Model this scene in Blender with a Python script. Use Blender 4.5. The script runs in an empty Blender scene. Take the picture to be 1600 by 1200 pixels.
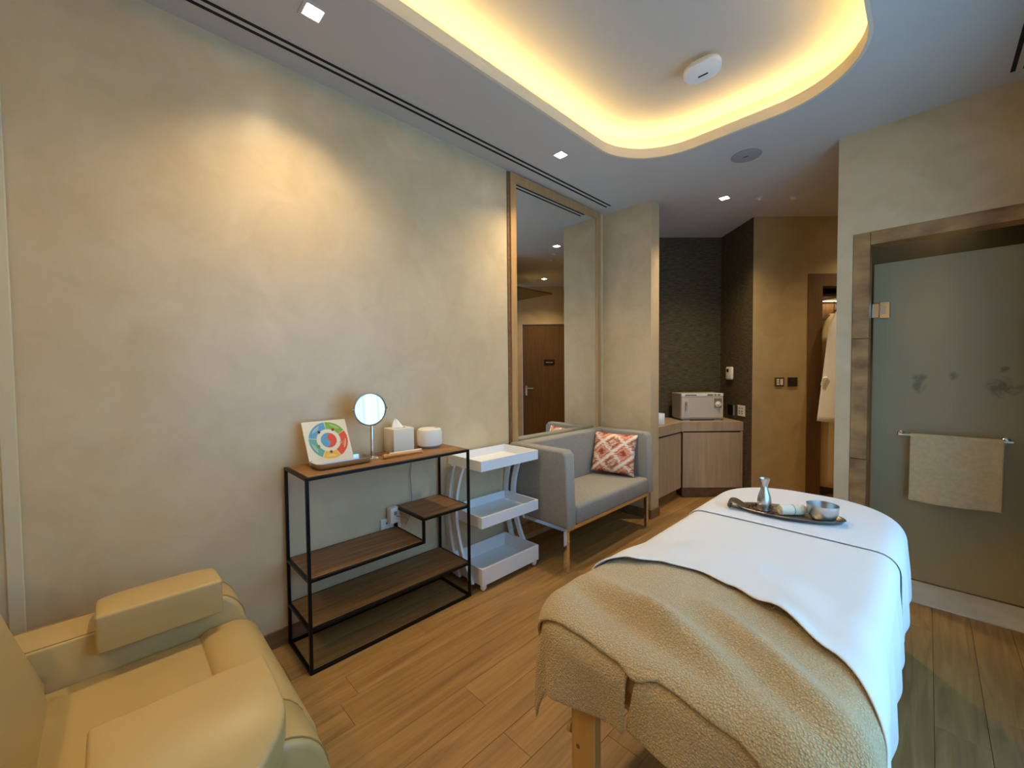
import bpy, bmesh, math, random
from mathutils import Matrix, Vector
random.seed(7)
PI = math.pi
scene = bpy.context.scene
C = scene.collection

# ------------------------------------------------------------------ camera
F_PX = 639.3
YAW, PITCH, ROLL = math.radians(45.5), math.radians(1.866), math.radians(-0.527)
fwd = Vector((-math.sin(YAW)*math.cos(PITCH), math.cos(YAW)*math.cos(PITCH), -math.sin(PITCH)))
right = Vector((math.cos(YAW), math.sin(YAW), 0))
down = fwd.cross(right)
cr, sr = math.cos(ROLL), math.sin(ROLL)
r2 = right*cr - down*sr
d2 = right*sr + down*cr
cam_d = bpy.data.cameras.new('camera'); cam = bpy.data.objects.new('camera', cam_d); C.objects.link(cam)
cam.matrix_world = Matrix(((r2.x, -d2.x, -fwd.x, 0), (r2.y, -d2.y, -fwd.y, 0), (r2.z, -d2.z, -fwd.z, 1.28), (0, 0, 0, 1)))
cam_d.sensor_fit = 'HORIZONTAL'; cam_d.sensor_width = 36; cam_d.lens = 36*F_PX/1600
cam_d.clip_start = 0.02
scene.camera = cam

# ------------------------------------------------------------------ world, daylight, exposure
w = bpy.data.worlds.new('sky'); scene.world = w; w.use_nodes = True
wb = w.node_tree.nodes['Background']; wb.inputs[0].default_value = (0.45, 0.68, 1.0, 1); wb.inputs[1].default_value = 1.0
scene.view_settings.view_transform = 'Standard'; scene.view_settings.look = 'None'
scene.view_settings.gamma = 1.0; scene.view_settings.use_curve_mapping = False
scene.view_settings.exposure = 0.32
DAY_W = 50.0
dl = bpy.data.lights.new('daylight', 'AREA'); dl.shape = 'RECTANGLE'; dl.size = 2.2; dl.size_y = 2.1
dl.energy = DAY_W; dl.color = (0.42, 0.71, 1.0)
dlo = bpy.data.objects.new('daylight', dl); C.objects.link(dlo)
dlo.location = (0.60, 1.55, 1.33); dlo.rotation_euler = (PI/2, 0, PI/2)      # shines along -x through the window
SPOT_W = 66.0
LED_S = 44.0
WARM = (1.0, 0.77, 0.45)
LEDC = (1.0, 0.71, 0.26)

# ------------------------------------------------------------------ helpers
def srgb(h):
    h = h.lstrip('#'); v = [int(h[i:i+2], 16)/255 for i in (0, 2, 4)]
    return tuple((c/12.92 if c <= .04045 else ((c+.055)/1.055)**2.4) for c in v) + (1,)

def mat(name, col, rough=.6, metal=0., spec=.5, noise=None, bump=None, coord='Object', **kw):
    """noise = (colour2, scale, detail, (sx,sy,sz)); bump = (scale, strength, (sx,sy,sz), distance)"""
    m = bpy.data.materials.new(name); m.use_nodes = True
    nt = m.node_tree; b = nt.nodes['Principled BSDF']
    c = srgb(col) if isinstance(col, str) else col
    b.inputs['Base Color'].default_value = c
    b.inputs['Roughness'].default_value = rough; b.inputs['Metallic'].default_value = metal
    b.inputs['Specular IOR Level'].default_value = spec
    for k, v in kw.items(): b.inputs[k].default_value = v
    if noise or bump:
        tc = nt.nodes.new('ShaderNodeTexCoord')
    if noise:
        mp = nt.nodes.new('ShaderNodeMapping'); mp.inputs['Scale'].default_value = noise[3]
        n = nt.nodes.new('ShaderNodeTexNoise'); n.inputs['Scale'].default_value = noise[1]; n.inputs['Detail'].default_value = noise[2]
        rp = nt.nodes.new('ShaderNodeValToRGB')
        rp.color_ramp.elements[0].position = .3; rp.color_ramp.elements[1].position = .7
        rp.color_ramp.elements[0].color = c; rp.color_ramp.elements[1].color = srgb(noise[0])
        nt.links.new(tc.outputs[coord], mp.inputs[0]); nt.links.new(mp.outputs[0], n.inputs['Vector'])
        nt.links.new(n.outputs['Fac'], rp.inputs[0]); nt.links.new(rp.outputs[0], b.inputs['Base Color'])
    if bump:
        mp = nt.nodes.new('ShaderNodeMapping'); mp.inputs['Scale'].default_value = bump[2]
        n = nt.nodes.new('ShaderNodeTexNoise'); n.inputs['Scale'].default_value = bump[0]; n.inputs['Detail'].default_value = 6
        bp = nt.nodes.new('ShaderNodeBump'); bp.inputs['Strength'].default_value = bump[1]; bp.inputs['Distance'].default_value = bump[3]
        nt.links.new(tc.outputs[coord], mp.inputs[0]); nt.links.new(mp.outputs[0], n.inputs['Vector'])
        nt.links.new(n.outputs['Fac'], bp.inputs['Height']); nt.links.new(bp.outputs[0], b.inputs['Normal'])
    return m

def emis(name, col, s):
    m = bpy.data.materials.new(name); m.use_nodes = True
    b = m.node_tree.nodes['Principled BSDF']; b.inputs['Base Color'].default_value = (0.8, .8, .8, 1)
    b.inputs['Emission Color'].default_value = (*col, 1); b.inputs['Emission Strength'].default_value = s
    return m

def wood(name, c1, c2, c3, axis='y', scale=1.0, rough=.45, rand=0.0, bumpk=.08):
    m = bpy.data.materials.new(name); m.use_nodes = True
    nt = m.node_tree; N = nt.nodes; L = nt.links; b = N['Principled BSDF']
    tc = N.new('ShaderNodeTexCoord'); oi = N.new('ShaderNodeObjectInfo')
    ad = N.new('ShaderNodeVectorMath'); ad.operation = 'ADD'
    mu = N.new('ShaderNodeMath'); mu.operation = 'MULTIPLY'; mu.inputs[1].default_value = 37.0
    L.new(oi.outputs['Random'], mu.inputs[0])
    L.new(tc.outputs['Object'], ad.inputs[0]); L.new(mu.outputs[0], ad.inputs[1])
    mp = N.new('ShaderNodeMapping')
    s = {'x': (.9, 14, 14), 'y': (14, .9, 14), 'z': (14, 14, .9)}[axis]
    mp.inputs['Scale'].default_value = [k*scale for k in s]
    L.new(ad.outputs[0], mp.inputs[0])
    n1 = N.new('ShaderNodeTexNoise'); n1.inputs['Scale'].default_value = 1.6; n1.inputs['Detail'].default_value = 7; n1.inputs['Distortion'].default_value = 1.4
    L.new(mp.outputs[0], n1.inputs['Vector'])
    rp = N.new('ShaderNodeValToRGB'); e = rp.color_ramp.elements
    e[0].position = .28; e[0].color = srgb(c1); e[1].position = .72; e[1].color = srgb(c3)
    k = e.new(.5); k.color = srgb(c2)
    L.new(n1.outputs['Fac'], rp.inputs[0])
    hs = N.new('ShaderNodeHueSaturation')
    mr = N.new('ShaderNodeMapRange'); mr.inputs[3].default_value = 1-rand; mr.inputs[4].default_value = 1+rand
    L.new(oi.outputs['Random'], mr.inputs[0]); L.new(mr.outputs[0], hs.inputs['Value']); L.new(rp.outputs[0], hs.inputs['Color'])
    L.new(hs.outputs[0], b.inputs['Base Color'])
    bp = N.new('ShaderNodeBump'); bp.inputs['Strength'].default_value = bumpk; bp.inputs['Distance'].default_value = .004
    L.new(n1.outputs['Fac'], bp.inputs['Height']); L.new(bp.outputs[0], b.inputs['Normal'])
    b.inputs['Roughness'].default_value = rough
    return m

def link(o, parent=None):
    C.objects.link(o)
    if parent is not None:
        o.parent = parent
        p = parent; tot = Vector((0, 0, 0))
        while p is not None:
            if p.type == 'EMPTY': tot += p.location
            p = p.parent
        # children hold world coordinates: cancel the root empty's translation once, on the first level
        if parent.type == 'EMPTY': o.matrix_parent_inverse = Matrix.Translation(-parent.location)
    return o

def obj(name, bm, m, parent=None, smooth=False, ang=35):
    me = bpy.data.meshes.new(name)
    bmesh.ops.recalc_face_normals(bm, faces=bm.faces[:])
    bm.to_mesh(me); bm.free()
    if m is not None: me.materials.append(m)
    if smooth:
        for p in me.polygons: p.use_smooth = True
        if ang:
            try: me.set_sharp_from_angle(angle=math.radians(ang))
            except Exception: pass
    return link(bpy.data.objects.new(name, me), parent)

def thing(name, label, cat, loc=(0, 0, 0), group=None):
    o = bpy.data.objects.new(name, None); o.location = loc; o.empty_display_size = .05
    C.objects.link(o); return tag(o, label, cat, group)

def tag(o, label=None, cat=None, group=None, kind=None):
    if label: o['label'] = label
    if cat: o['category'] = cat
    if group: o['group'] = group
    if kind: o['kind'] = kind
    return o

def struct(o, label): return tag(o, label, None, None, 'structure')

def BM(): return bmesh.new()

def box(bm, x0, x1, y0, y1, z0, z1, bev=0, seg=1):
    r = bmesh.ops.create_cube(bm, size=1)
    vs = r['verts']
    for v in vs:
        v.co = Vector((x0+(x1-x0)*(v.co.x+.5), y0+(y1-y0)*(v.co.y+.5), z0+(z1-z0)*(v.co.z+.5)))
    if bev:
        es = list({e for v in vs for e in v.link_edges})
        bmesh.ops.bevel(bm, geom=es, offset=bev, segments=seg, profile=.5, affect='EDGES')
    return bm

def xform(bm, M, start=0):
    bm.verts.ensure_lookup_table()
    for v in bm.verts[start:]: v.co = M @ v.co

def tube(bm, pts, r, n=10, caps=True):
    pts = [Vector(p) for p in pts]; rings = []
    up = None
    for i, p in enumerate(pts):
        t = (pts[min(i+1, len(pts)-1)] - pts[max(i-1, 0)]).normalized()
        if up is None:
            up = Vector((0, 0, 1)) if abs(t.z) < .9 else Vector((1, 0, 0))
        a = t.cross(up).normalized(); b = a.cross(t).normalized(); up = b
        rr = r[i] if isinstance(r, (list, tuple)) else r
        rings.append([bm.verts.new(p + a*rr*math.cos(2*PI*k/n) + b*rr*math.sin(2*PI*k/n)) for k in range(n)])
    for i in range(len(rings)-1):
        for k in range(n):
            bm.faces.new((rings[i][k], rings[i][(k+1) % n], rings[i+1][(k+1) % n], rings[i+1][k]))
    if caps:
        bm.faces.new(rings[0][::-1]); bm.faces.new(rings[-1])
    return bm

def lathe(bm, prof, c=(0, 0, 0), n=32, M=None):
    """prof: list of (r, z); closed at the ends where r == 0"""
    c = Vector(c); rings = []
    for r, z in prof:
        if r < 1e-6: rings.append([bm.verts.new(Vector((0, 0, z)))])
        else: rings.append([bm.verts.new(Vector((r*math.cos(2*PI*k/n), r*math.sin(2*PI*k/n), z))) for k in range(n)])
    for a, b in zip(rings, rings[1:]):
        if len(a) == 1 and len(b) == 1: continue
        for k in range(n):
            k2 = (k+1) % n
            if len(a) == 1: bm.faces.new((a[0], b[k], b[k2]))
            elif len(b) == 1: bm.faces.new((a[k], a[k2], b[0]))
            else: bm.faces.new((a[k], a[k2], b[k2], b[k]))
    T = Matrix.Translation(c) @ (M.to_4x4() if M is not None else Matrix.Identity(4))
    for ring in rings:
        for v in ring: v.co = T @ v.co
    return bm

def prism(bm, pts, axis, a0, a1, bev=0, seg=2):
    """extrude a 2-D outline along an axis ('x': pts=(y,z), 'y': pts=(x,z), 'z': pts=(x,y))"""
    def P(p, a):
        return {'x': (a, p[0], p[1]), 'y': (p[0], a, p[1]), 'z': (p[0], p[1], a)}[axis]
    A = [bm.verts.new(P(p, a0)) for p in pts]; B = [bm.verts.new(P(p, a1)) for p in pts]
    fa = bm.faces.new(A); fb = bm.faces.new(B[::-1])
    n = len(pts)
    for i in range(n): bm.faces.new((A[i], B[i], B[(i+1) % n], A[(i+1) % n]))
    if bev:
        es = list(fa.edges)+list(fb.edges)
        bmesh.ops.bevel(bm, geom=es, offset=bev, segments=seg, profile=.5, affect='EDGES')
    return bm

def arc(cx, cy, r, a0, a1, n):
    return [(cx+r*math.cos(math.radians(a0+(a1-a0)*i/n)), cy+r*math.sin(math.radians(a0+(a1-a0)*i/n))) for i in range(n+1)]

def rrect(x0, x1, y0, y1, r, n=8):
    return arc(x1-r, y1-r, r, 0, 90, n)+arc(x0+r, y1-r, r, 90, 180, n)+arc(x0+r, y0+r, r, 180, 270, n)+arc(x1-r, y0+r, r, 270, 360, n)

def grid(bm, f, nu, nv):
    vs = [[bm.verts.new(f(i/nu, j/nv)) for j in range(nv+1)] for i in range(nu+1)]
    for i in range(nu):
        for j in range(nv): bm.faces.new((vs[i][j], vs[i+1][j], vs[i+1][j+1], vs[i][j+1]))
    return bm

def solid(o, t, off=0, sub=0):
    md = o.modifiers.new('thickness', 'SOLIDIFY'); md.thickness = t; md.offset = off
    if sub:
        s = o.modifiers.new('smooth', 'SUBSURF'); s.levels = sub; s.render_levels = sub
    return o

# ------------------------------------------------------------------ materials
def plaster(name, c1, c2, c3, rough=.42, bumpk=.10):
    m = bpy.data.materials.new(name); m.use_nodes = True
    nt = m.node_tree; N = nt.nodes; L = nt.links; b = N['Principled BSDF']
    tc = N.new('ShaderNodeTexCoord')
    n1 = N.new('ShaderNodeTexNoise'); n1.inputs['Scale'].default_value = 3.6; n1.inputs['Detail'].default_value = 12; n1.inputs['Roughness'].default_value = .62; n1.inputs['Distortion'].default_value = .8
    n2 = N.new('ShaderNodeTexNoise'); n2.inputs['Scale'].default_value = 7; n2.inputs['Detail'].default_value = 9; n2.inputs['Distortion'].default_value = .9
    L.new(tc.outputs['Object'], n1.inputs['Vector']); L.new(tc.outputs['Object'], n2.inputs['Vector'])
    rp = N.new('ShaderNodeValToRGB'); e = rp.color_ramp.elements
    e[0].position = .3; e[0].color = srgb(c1); e[1].position = .72; e[1].color = srgb(c3); k = e.new(.5); k.color = srgb(c2)
    L.new(n1.outputs['Fac'], rp.inputs[0])
    mx = N.new('ShaderNodeMixRGB'); mx.blend_type = 'MULTIPLY'; mx.inputs[0].default_value = .17
    r2_ = N.new('ShaderNodeValToRGB'); r2_.color_ramp.elements[0].position = .30; r2_.color_ramp.elements[1].position = .48
    r2_.color_ramp.elements[0].color = (.72, .70, .66, 1)
    L.new(n2.outputs['Fac'], r2_.inputs[0]); L.new(rp.outputs[0], mx.inputs[1]); L.new(r2_.outputs[0], mx.inputs[2])
    L.new(mx.outputs[0], b.inputs['Base Color'])
    bp = N.new('ShaderNodeBump'); bp.inputs['Strength'].default_value = bumpk; bp.inputs['Distance'].default_value = .01
    L.new(n2.outputs['Fac'], bp.inputs['Height']); L.new(bp.outputs[0], b.inputs['Normal'])
    mr = N.new('ShaderNodeMapRange'); mr.inputs[3].default_value = rough-.08; mr.inputs[4].default_value = rough+.12
    L.new(n1.outputs['Fac'], mr.inputs[0]); L.new(mr.outputs[0], b.inputs['Roughness'])
    return m

M_plaster = plaster('beige polished plaster', '#c5b08c', '#ccb895', '#d3c19f', rough=.32)
M_plaster2 = plaster('warm beige plaster', '#bea57c', '#c8b08a', '#d0ba96', rough=.5, bumpk=.07)
M_plaster3 = plaster('olive beige plaster', '#a08a5e', '#aa9468', '#b29d72', rough=.5, bumpk=.07)
M_trim_pl = mat('pale plaster trim', '#cfc4a4', .5)
M_ceil = mat('matt ceiling paint', '#c2bdb6', .85, spec=.2)
M_cove = mat('cream cove paint', '#dccfb4', .7, spec=.2)
M_gypsum = mat('plain gypsum', '#b5b0a8', .8)
M_paper = mat('dark grasscloth wallpaper', '#2e2516', .75, noise=('#64563a', 3.0, 8, (6, 6, 60)), bump=(9, .35, (4, 4, 60), .004))
M_floor = wood('oak floor plank', '#866439', '#997544', '#a98552', 'y', 1.35, .45, .07, .10)
M_sub = mat('dark plank joint', '#3a2a1a', .8)
M_base = wood('brown wood baseboard', '#6a4d2e', '#7a5a38', '#856542', 'y', 1.0, .5)
M_frame = wood('light oak frame', '#a8814f', '#b58e5c', '#c09a68', 'z', 1.2, .5)
M_door = wood('brown oak veneer', '#5e4222', '#6a4a26', '#73532c', 'z', 1.0, .45)
M_ward = wood('dark oak wardrobe', '#553b1c', '#604421', '#6a4c27', 'z', 1.0, .5)
M_cab = wood('taupe oak cabinet', '#a08a6c', '#aa9478', '#b29c80', 'z', 1.0, .5)
M_shelf = wood('brown oak shelf', '#6b4a2c', '#8a6238', '#a3763f', 'y', 1.3, .5, .06, .15)
M_black = mat('black steel', '#14100e', .38, .6)
M_white = mat('white lacquer', '#eef0f2', .35)
M_chrome = mat('chrome', (.8, .8, .8, 1), .08, 1.0)
M_brush = mat('brushed steel', (.55, .53, .50, 1), .28, 1.0)
M_mirror = mat('silver mirror glass', (.86, .88, .85, 1), .0, 1.0)
M_leather = mat('cream leather', '#b89e68', .42, bump=(180, .06, (1, 1, 1), .003), noise=('#b09660', 2, 3, (1, 1, 1)))
M_seam = mat('leather seam thread', '#8c7440', .7)
M_grey = mat('grey woven upholstery', '#9a968e', .9, bump=(320, .35, (1, 1, 1), .003), noise=('#8d8a83', 90, 3, (1, 1, 1)))
M_sheet = mat('white cotton sheet', '#dfdcda', .85, bump=(14, .12, (1, 1, 1), .01), **{'Sheen Weight': .15})
M_sheet2 = mat('soft white top sheet', '#ded9d2', .85, bump=(10, .15, (1, 1, 1), .01), **{'Sheen Weight': .15})
def terry(name, c1, c2):
    m = mat(name, c1, .95, **{'Sheen Weight': .35}); nt = m.node_tree; N = nt.nodes; L = nt.links; b = N['Principled BSDF']
    tc = N.new('ShaderNodeTexCoord')
    n1 = N.new('ShaderNodeTexNoise'); n1.inputs['Scale'].default_value = 190; n1.inputs['Detail'].default_value = 3; n1.inputs['Roughness'].default_value = .75
    n2 = N.new('ShaderNodeTexVoronoi'); n2.inputs['Scale'].default_value = 230
    L.new(tc.outputs['Object'], n1.inputs['Vector']); L.new(tc.outputs['Object'], n2.inputs['Vector'])
    ad = N.new('ShaderNodeMath'); ad.operation = 'SUBTRACT'; L.new(n1.outputs['Fac'], ad.inputs[0]); L.new(n2.outputs['Distance'], ad.inputs[1])
    rp = N.new('ShaderNodeValToRGB'); rp.color_ramp.elements[0].position = .0; rp.color_ramp.elements[1].position = .45
    rp.color_ramp.elements[0].color = srgb(c2); rp.color_ramp.elements[1].color = srgb(c1)
    L.new(ad.outputs[0], rp.inputs[0]); L.new(rp.outputs[0], b.inputs['Base Color'])
    bp = N.new('ShaderNodeBump'); bp.inputs['Strength'].default_value = 1.0; bp.inputs['Distance'].default_value = .006
    L.new(ad.outputs[0], bp.inputs['Height']); L.new(bp.outputs[0], b.inputs['Normal'])
    return m
M_terry = terry('beige terry towelling', '#f0d8a6', '#d2b27a')
M_terry_plain = mat('beige terry towelling', '#d3b883', .95, bump=(330, .8, (1, 1, 1), .004), noise=('#bfa272', 60, 4, (1, 1, 1)), **{'Sheen Weight': .4})
M_terry2 = mat('tan terry towel', '#cfb68c', .95, bump=(230, .7, (1, 1, 1), .005), noise=('#c2a97e', 50, 4, (1, 1, 1)), **{'Sheen Weight': .3})
M_robe = mat('white waffle robe', '#f0eee8', .9, bump=(120, .3, (1, 1, 1), .004))
M_robe2 = mat('cream waffle robe', '#d3bd8e', .9, bump=(120, .3, (1, 1, 1), .004))
M_vinyl = mat('cream vinyl', '#d9bd8b', .5)
M_beech = wood('pale beech', '#c69a56', '#cfa562', '#d8b071', 'z', 1.0, .5)
M_stone = mat('brown travertine', '#765230', .5, noise=('#b48a55', 7, 10, (1, 1, 1.6)), bump=(12, .25, (1, 1, 1), .006))
M_marble = mat('white marble', '#d8d0c2', .35, noise=('#c4bbab', 5, 8, (1, 1, 1)))
M_tile = mat('shower wall tile', '#8c8064', .5, noise=('#7c7156', 4, 6, (1, 1, 1)))
M_cream = mat('cream card', '#e9dfc6', .7)
M_plastic = mat('white plastic', '#e6e2da', .4)
M_greyplast = mat('grey plastic', '#8c8c8a', .5)
M_dark = mat('dark plastic', '#16120f', .4)
M_slot = mat('black slot', '#0a0908', .8)
M_metalgrey = mat('silver grey painted steel', '#c6beb0', .38, .1)
M_ivory = mat('ivory leatherette', '#ddd6c4', .6)

# ------------------------------------------------------------------ structure
ZC = 2.697; XL = -2.115; XR = 0.415; YF = 3.265; YB = -1.30
ZU = ZC+.18

# floor: dark sub-floor with planks on it
bm = BM(); box(bm, -2.3, 1.3, -1.5, 6.1, -.10, -.012)
floor = struct(obj('floor', bm, M_sub), 'oak plank floor running from the recliner to the far alcove')
PW, GAP = .13365, .0010
def plank_mesh(L, wd):
    b_ = BM(); box(b_, 0, wd-GAP, 0, L-GAP, -.012, 0, .0008)
    me = bpy.data.meshes.new('plank'); b_.to_mesh(me); b_.free(); me.materials.append(M_floor); return me
PLEN = [1.5, 1.8, 2.1]
PM = {L: plank_mesh(L, PW) for L in PLEN}
JOINT = {-12: .598, -10: .990, 0: 2.060}      # end joints seen in the rows at these places
rnd = random.Random(3)
for k in range(-17, 8):
    x = .036+k*PW
    j = JOINT.get(k, rnd.uniform(-.6, 1.4))
    runs = []
    y = j
    while y < 5.7: L = rnd.choice(PLEN); runs.append((y, L)); y += L
    y = j
    while y > -1.2: L = rnd.choice(PLEN); y -= L; runs.append((y, L))
    for y, L in runs:
        if x > XR-.02 and y+L < 3.3: continue          # outside the right wall
        o = bpy.data.objects.new('plank', PM[L]); o.location = (x, y, 0); C.objects.link(o); o.parent = floor

def wallbox(name, label, m, *b_):
    bm = BM(); box(bm, *b_); return struct(obj(name, bm, m), label)

wallbox('wall_left', 'long beige polished plaster wall behind the shelf and recliner', M_plaster, XL-.15, XL, YB-.15, 4.35, 0, ZU+.1)
wallbox('wall_back', 'beige plaster wall behind the viewpoint', M_plaster, XL-.15, XR+.15, YB-.15, YB, 0, ZU+.1)
# pillar nib between mirror and alcove
wallbox('wall_pillar', 'narrow beige plaster nib wall between the tall mirror and the alcove', M_plaster2, XL, -1.645, YF, YF+.145, 0, ZC)
# right wall around the window
bm = BM()
box(bm, XR, XR+.15, YB-.15, .45, 0, ZU); box(bm, XR, XR+.15, 2.65, YF+.02, 0, ZU)
box(bm, XR, XR+.15, .45, 2.65, 2.38, ZU); box(bm, XR, XR+.15, .45, 2.65, 0, .28)
struct(obj('wall_right', bm, M_plaster), 'beige plaster wall with the curtained window')
# shower front wall with its opening
bm = BM()
prism(bm, [(-.411, YF), (-.335, YF), (-.335, YF+.10), (-.411, YF+.10)], 'z', 0, ZC)
box(bm, -.335, XR+.15, YF, YF+.10, 2.088, ZC)
struct(obj('wall_shower', bm, M_plaster2), 'beige plaster wall around the frosted shower door')
# shower enclosure walls
bm = BM()
box(bm, -.411, -.30, YF+.10, 3.75, 0, ZC)
prism(bm, [(-.411, 3.75), (.62, 4.781), (.70, 4.70), (-.30, 3.70)], 'z', 0, ZC)
struct(obj('wall_shower_side', bm, M_plaster2), 'plaster side of the shower enclosure along the passage')
bm = BM(); box(bm, -.299, -.292, YF+.14, 3.69, 0, 2.4)
prism(bm, [(-.296, 3.692), (.62, 4.61), (.628, 4.602), (-.288, 3.684)], 'z', 0, 2.4)
box(bm, .56, .62, YF+.02, 4.7, 0, 2.4)
box(bm, -.30, .62, YF+.12, 4.7, 2.4, 2.42)
struct(obj('wall_shower_inside', bm, M_tile), 'tiled inside of the shower behind frosted glass')
bm = BM(); prism(bm, [(-.29, YF+.13), (.56, YF+.13), (.56, 4.5), (-.29, 3.69)], 'z', -.01, .004)
struct(obj('floor_shower', bm, M_tile), 'shower floor behind the frosted glass')
# alcove walls (45 degree)
def diag(name, label, m, p, q, t, z1=ZC):
    p = Vector(p); q = Vector(q); d = (q-p).normalized(); n = Vector((-d.y, d.x))*t
    bm = BM(); prism(bm, [(p.x, p.y), (q.x, q.y), (q.x+n.x, q.y+n.y), (p.x+n.x, p.y+n.y)], 'z', 0, z1)
    return struct(obj(name, bm, m), label)
diag('wall_alcove_rear', 'dark grasscloth wall behind the towel warmer', M_paper, (-2.115, 4.195), (-1.592, 4.757), .06)
diag('wall_alcove_side', 'dark grasscloth wall with white sockets right of the towel warmer', M_paper, (-1.60, 4.765), (-1.169, 4.343), .03)
bm = BM(); box(bm, XL, XL+.008, YF+.145, 4.25, 0, ZC)
struct(obj('wall_alcove_left', bm, M_paper), 'dark grasscloth strip behind the pillar')
# passage wall C with the wardrobe opening (y - x = 5.512)
s2 = math.sqrt(.5)
def onC(s, off, z):   # s metres along wall C from its corner, off metres behind its face
    return Vector((-1.169+s*s2-off*s2, 4.343+s*s2+off*s2, z))
SC0 = (-.806+1.169)/s2            # wardrobe frame left edge
SO0 = (-.711+1.169)/s2            # opening left edge
SO1 = SO0+.72; SC1 = SO1+.13
def boxC(bm, s0, s1, o0, o1, z0, z1, bev=0):
    st = len(bm.verts)
    box(bm, s0, s1, o0, o1, z0, z1, bev)
    bm.verts.ensure_lookup_table()
    for v in bm.verts[st:]: v.co = onC(v.co.x, v.co.y, v.co.z)
    return bm
bm = BM(); boxC(bm, 0, SC0, 0, .12, 0, ZC); boxC(bm, SC0, SC1, 0, .12, 2.163, ZC); boxC(bm, SC1, 1.80, 0, .12, 0, ZC)
struct(obj('wall_passage', bm, M_plaster3), 'warm beige plaster wall with the switches beside the wardrobe')
# end wall D with the door (x + y = 5.69)
p = onC(1.80, 0, 0)
Dn = Vector((s2, -s2, 0))
def onD(s, off, z):    # s metres along D from the C corner towards +x-y, off metres behind the face
    q = Vector((.089, 5.601, 0)) + Dn*s + Vector((s2, s2, 0))*off
    return Vector((q.x, q.y, z))
def boxD(bm, s0, s1, o0, o1, z0, z1, bev=0):
    st = len(bm.verts); box(bm, s0, s1, o0, o1, z0, z1, bev); bm.verts.ensure_lookup_table()
    for v in bm.verts[st:]: v.co = onD(v.co.x, v.co.y, v.co.z)
    return bm
bm = BM(); boxD(bm, -.1, .065, 0, .1, 0, ZC); boxD(bm, .065, .797, 0, .1, 2.065, ZC); boxD(bm, .797, 1.15, 0, .1, 0, ZC)
struct(obj('wall_passage_end', bm, M_plaster2), 'plaster end wall of the passage around the entrance door')
d1 = thing('door_1', 'brown oak entrance door with black sign seen in the tall mirror', None, onD(.43, .02, 0)); d1['kind'] = 'structure'
bm = BM(); boxD(bm, .068, .794, .02, .065, .005, 2.06, .002); obj('door_leaf', bm, M_door, d1)
bm = BM(); boxD(bm, .72, .745, -.035, .02, .965, .99); boxD(bm, .62, .745, -.045, -.03, .97, .985, .003); boxD(bm, .715, .75, .012, .02, .85, 1.02, .003)
obj('door_handle', bm, M_chrome, d1)
bm = BM(); boxD(bm, .245, .43, .012, .02, 1.37, 1.465, .002); sg = obj('door_sign', bm, M_dark, d1)
bm = BM(); boxD(bm, .28, .395, .010, .0125, 1.408, 1.425); obj('sign_lettering', bm, mat('pale sign print', '#9a9184', .6), sg)

# ceiling with the rounded light cove
HX0, HX1, HY0, HY1, HR = -1.505, -.195, -.55, 2.71, .43
def ceil_slab(bm, outer, hole, z0, z1):
    for z in (z0, z1):
        a = [bm.verts.new((p[0], p[1], z)) for p in outer]; b = [bm.verts.new((p[0], p[1], z)) for p in hole]
        ed = [bm.edges.new((a[i], a[(i+1) % len(a)])) for i in range(len(a))]+[bm.edges.new((b[i], b[(i+1) % len(b)])) for i in range(len(b))]
        bmesh.ops.triangle_fill(bm, use_beauty=True, use_dissolve=False, edges=ed)
        if z == z0: a0, b0 = a, b
    for l0, l1 in ((a0, a), (b0, b)):
        n = len(l0)
        for i in range(n): bm.faces.new((l0[i], l0[(i+1) % n], l1[(i+1) % n], l1[i]))
outer = [(-2.3, -1.5), (1.3, -1.5), (1.3, 6.1), (-2.3, 6.1)]
hole = rrect(HX0, HX1, HY0, HY1, HR, 20)
bm = BM(); ceil_slab(bm, outer, hole, ZC, ZC+.05)
ceiling = struct(obj('ceiling', bm, M_ceil), 'grey painted ceiling with a rounded light cove')
# the lip lining, the recess wall, the upper ceiling
def ring_wall(bm, l0, z0, z1, t):
    l1 = None
    n = len(l0)
    A = [bm.verts.new((p[0], p[1], z0)) for p in l0]; B = [bm.verts.new((p[0], p[1], z1)) for p in l0]
    for i in range(n): bm.faces.new((A[i], A[(i+1) % n], B[(i+1) % n], B[i]))
OFF = .10
hole_in = rrect(HX0+.004, HX1-.004, HY0+.004, HY1-.004, HR-.004, 20)
bm = BM()
def ring_solid(bm, lin, lout, z0, z1):
    n = len(lin)
    a = [bm.verts.new((*p, z0)) for p in lin]; b = [bm.verts.new((*p, z1)) for p in lin]
    c = [bm.verts.new((*p, z0)) for p in lout]; d = [bm.verts.new((*p, z1)) for p in lout]
    for i in range(n):
        j = (i+1) % n
        bm.faces.new((a[i], a[j], b[j], b[i])); bm.faces.new((c[i], d[i], d[j], c[j]))
        bm.faces.new((b[i], b[j], d[j], d[i])); bm.faces.new((a[i], c[i], c[j], a[j]))
hole_mid = rrect(HX0-.012, HX1+.012, HY0-.012, HY1+.012, HR+.012, 20)
ring_solid(bm, hole_in, hole_mid, ZC-.001, ZC+.062)
obj('cove_lip', bm, M_cove, ceiling, True, 40)
hole_out = rrect(HX0-OFF, HX1+OFF, HY0-OFF, HY1+OFF, HR+OFF, 20)
hole_out2 = rrect(HX0-OFF-.04, HX1+OFF+.04, HY0-OFF-.04, HY1+OFF+.04, HR+OFF+.04, 20)
bm = BM(); ring_solid(bm, hole_out, hole_out2, ZC+.04, ZU+.01)
obj('cove_wall', bm, M_cove, ceiling, True, 40)
bm = BM(); prism(bm, hole_out2, 'z', ZU, ZU+.03)
obj('cove_ceiling', bm, mat('pale cove ceiling paint', '#c2bbb0', .85, spec=.2), ceiling)
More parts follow.
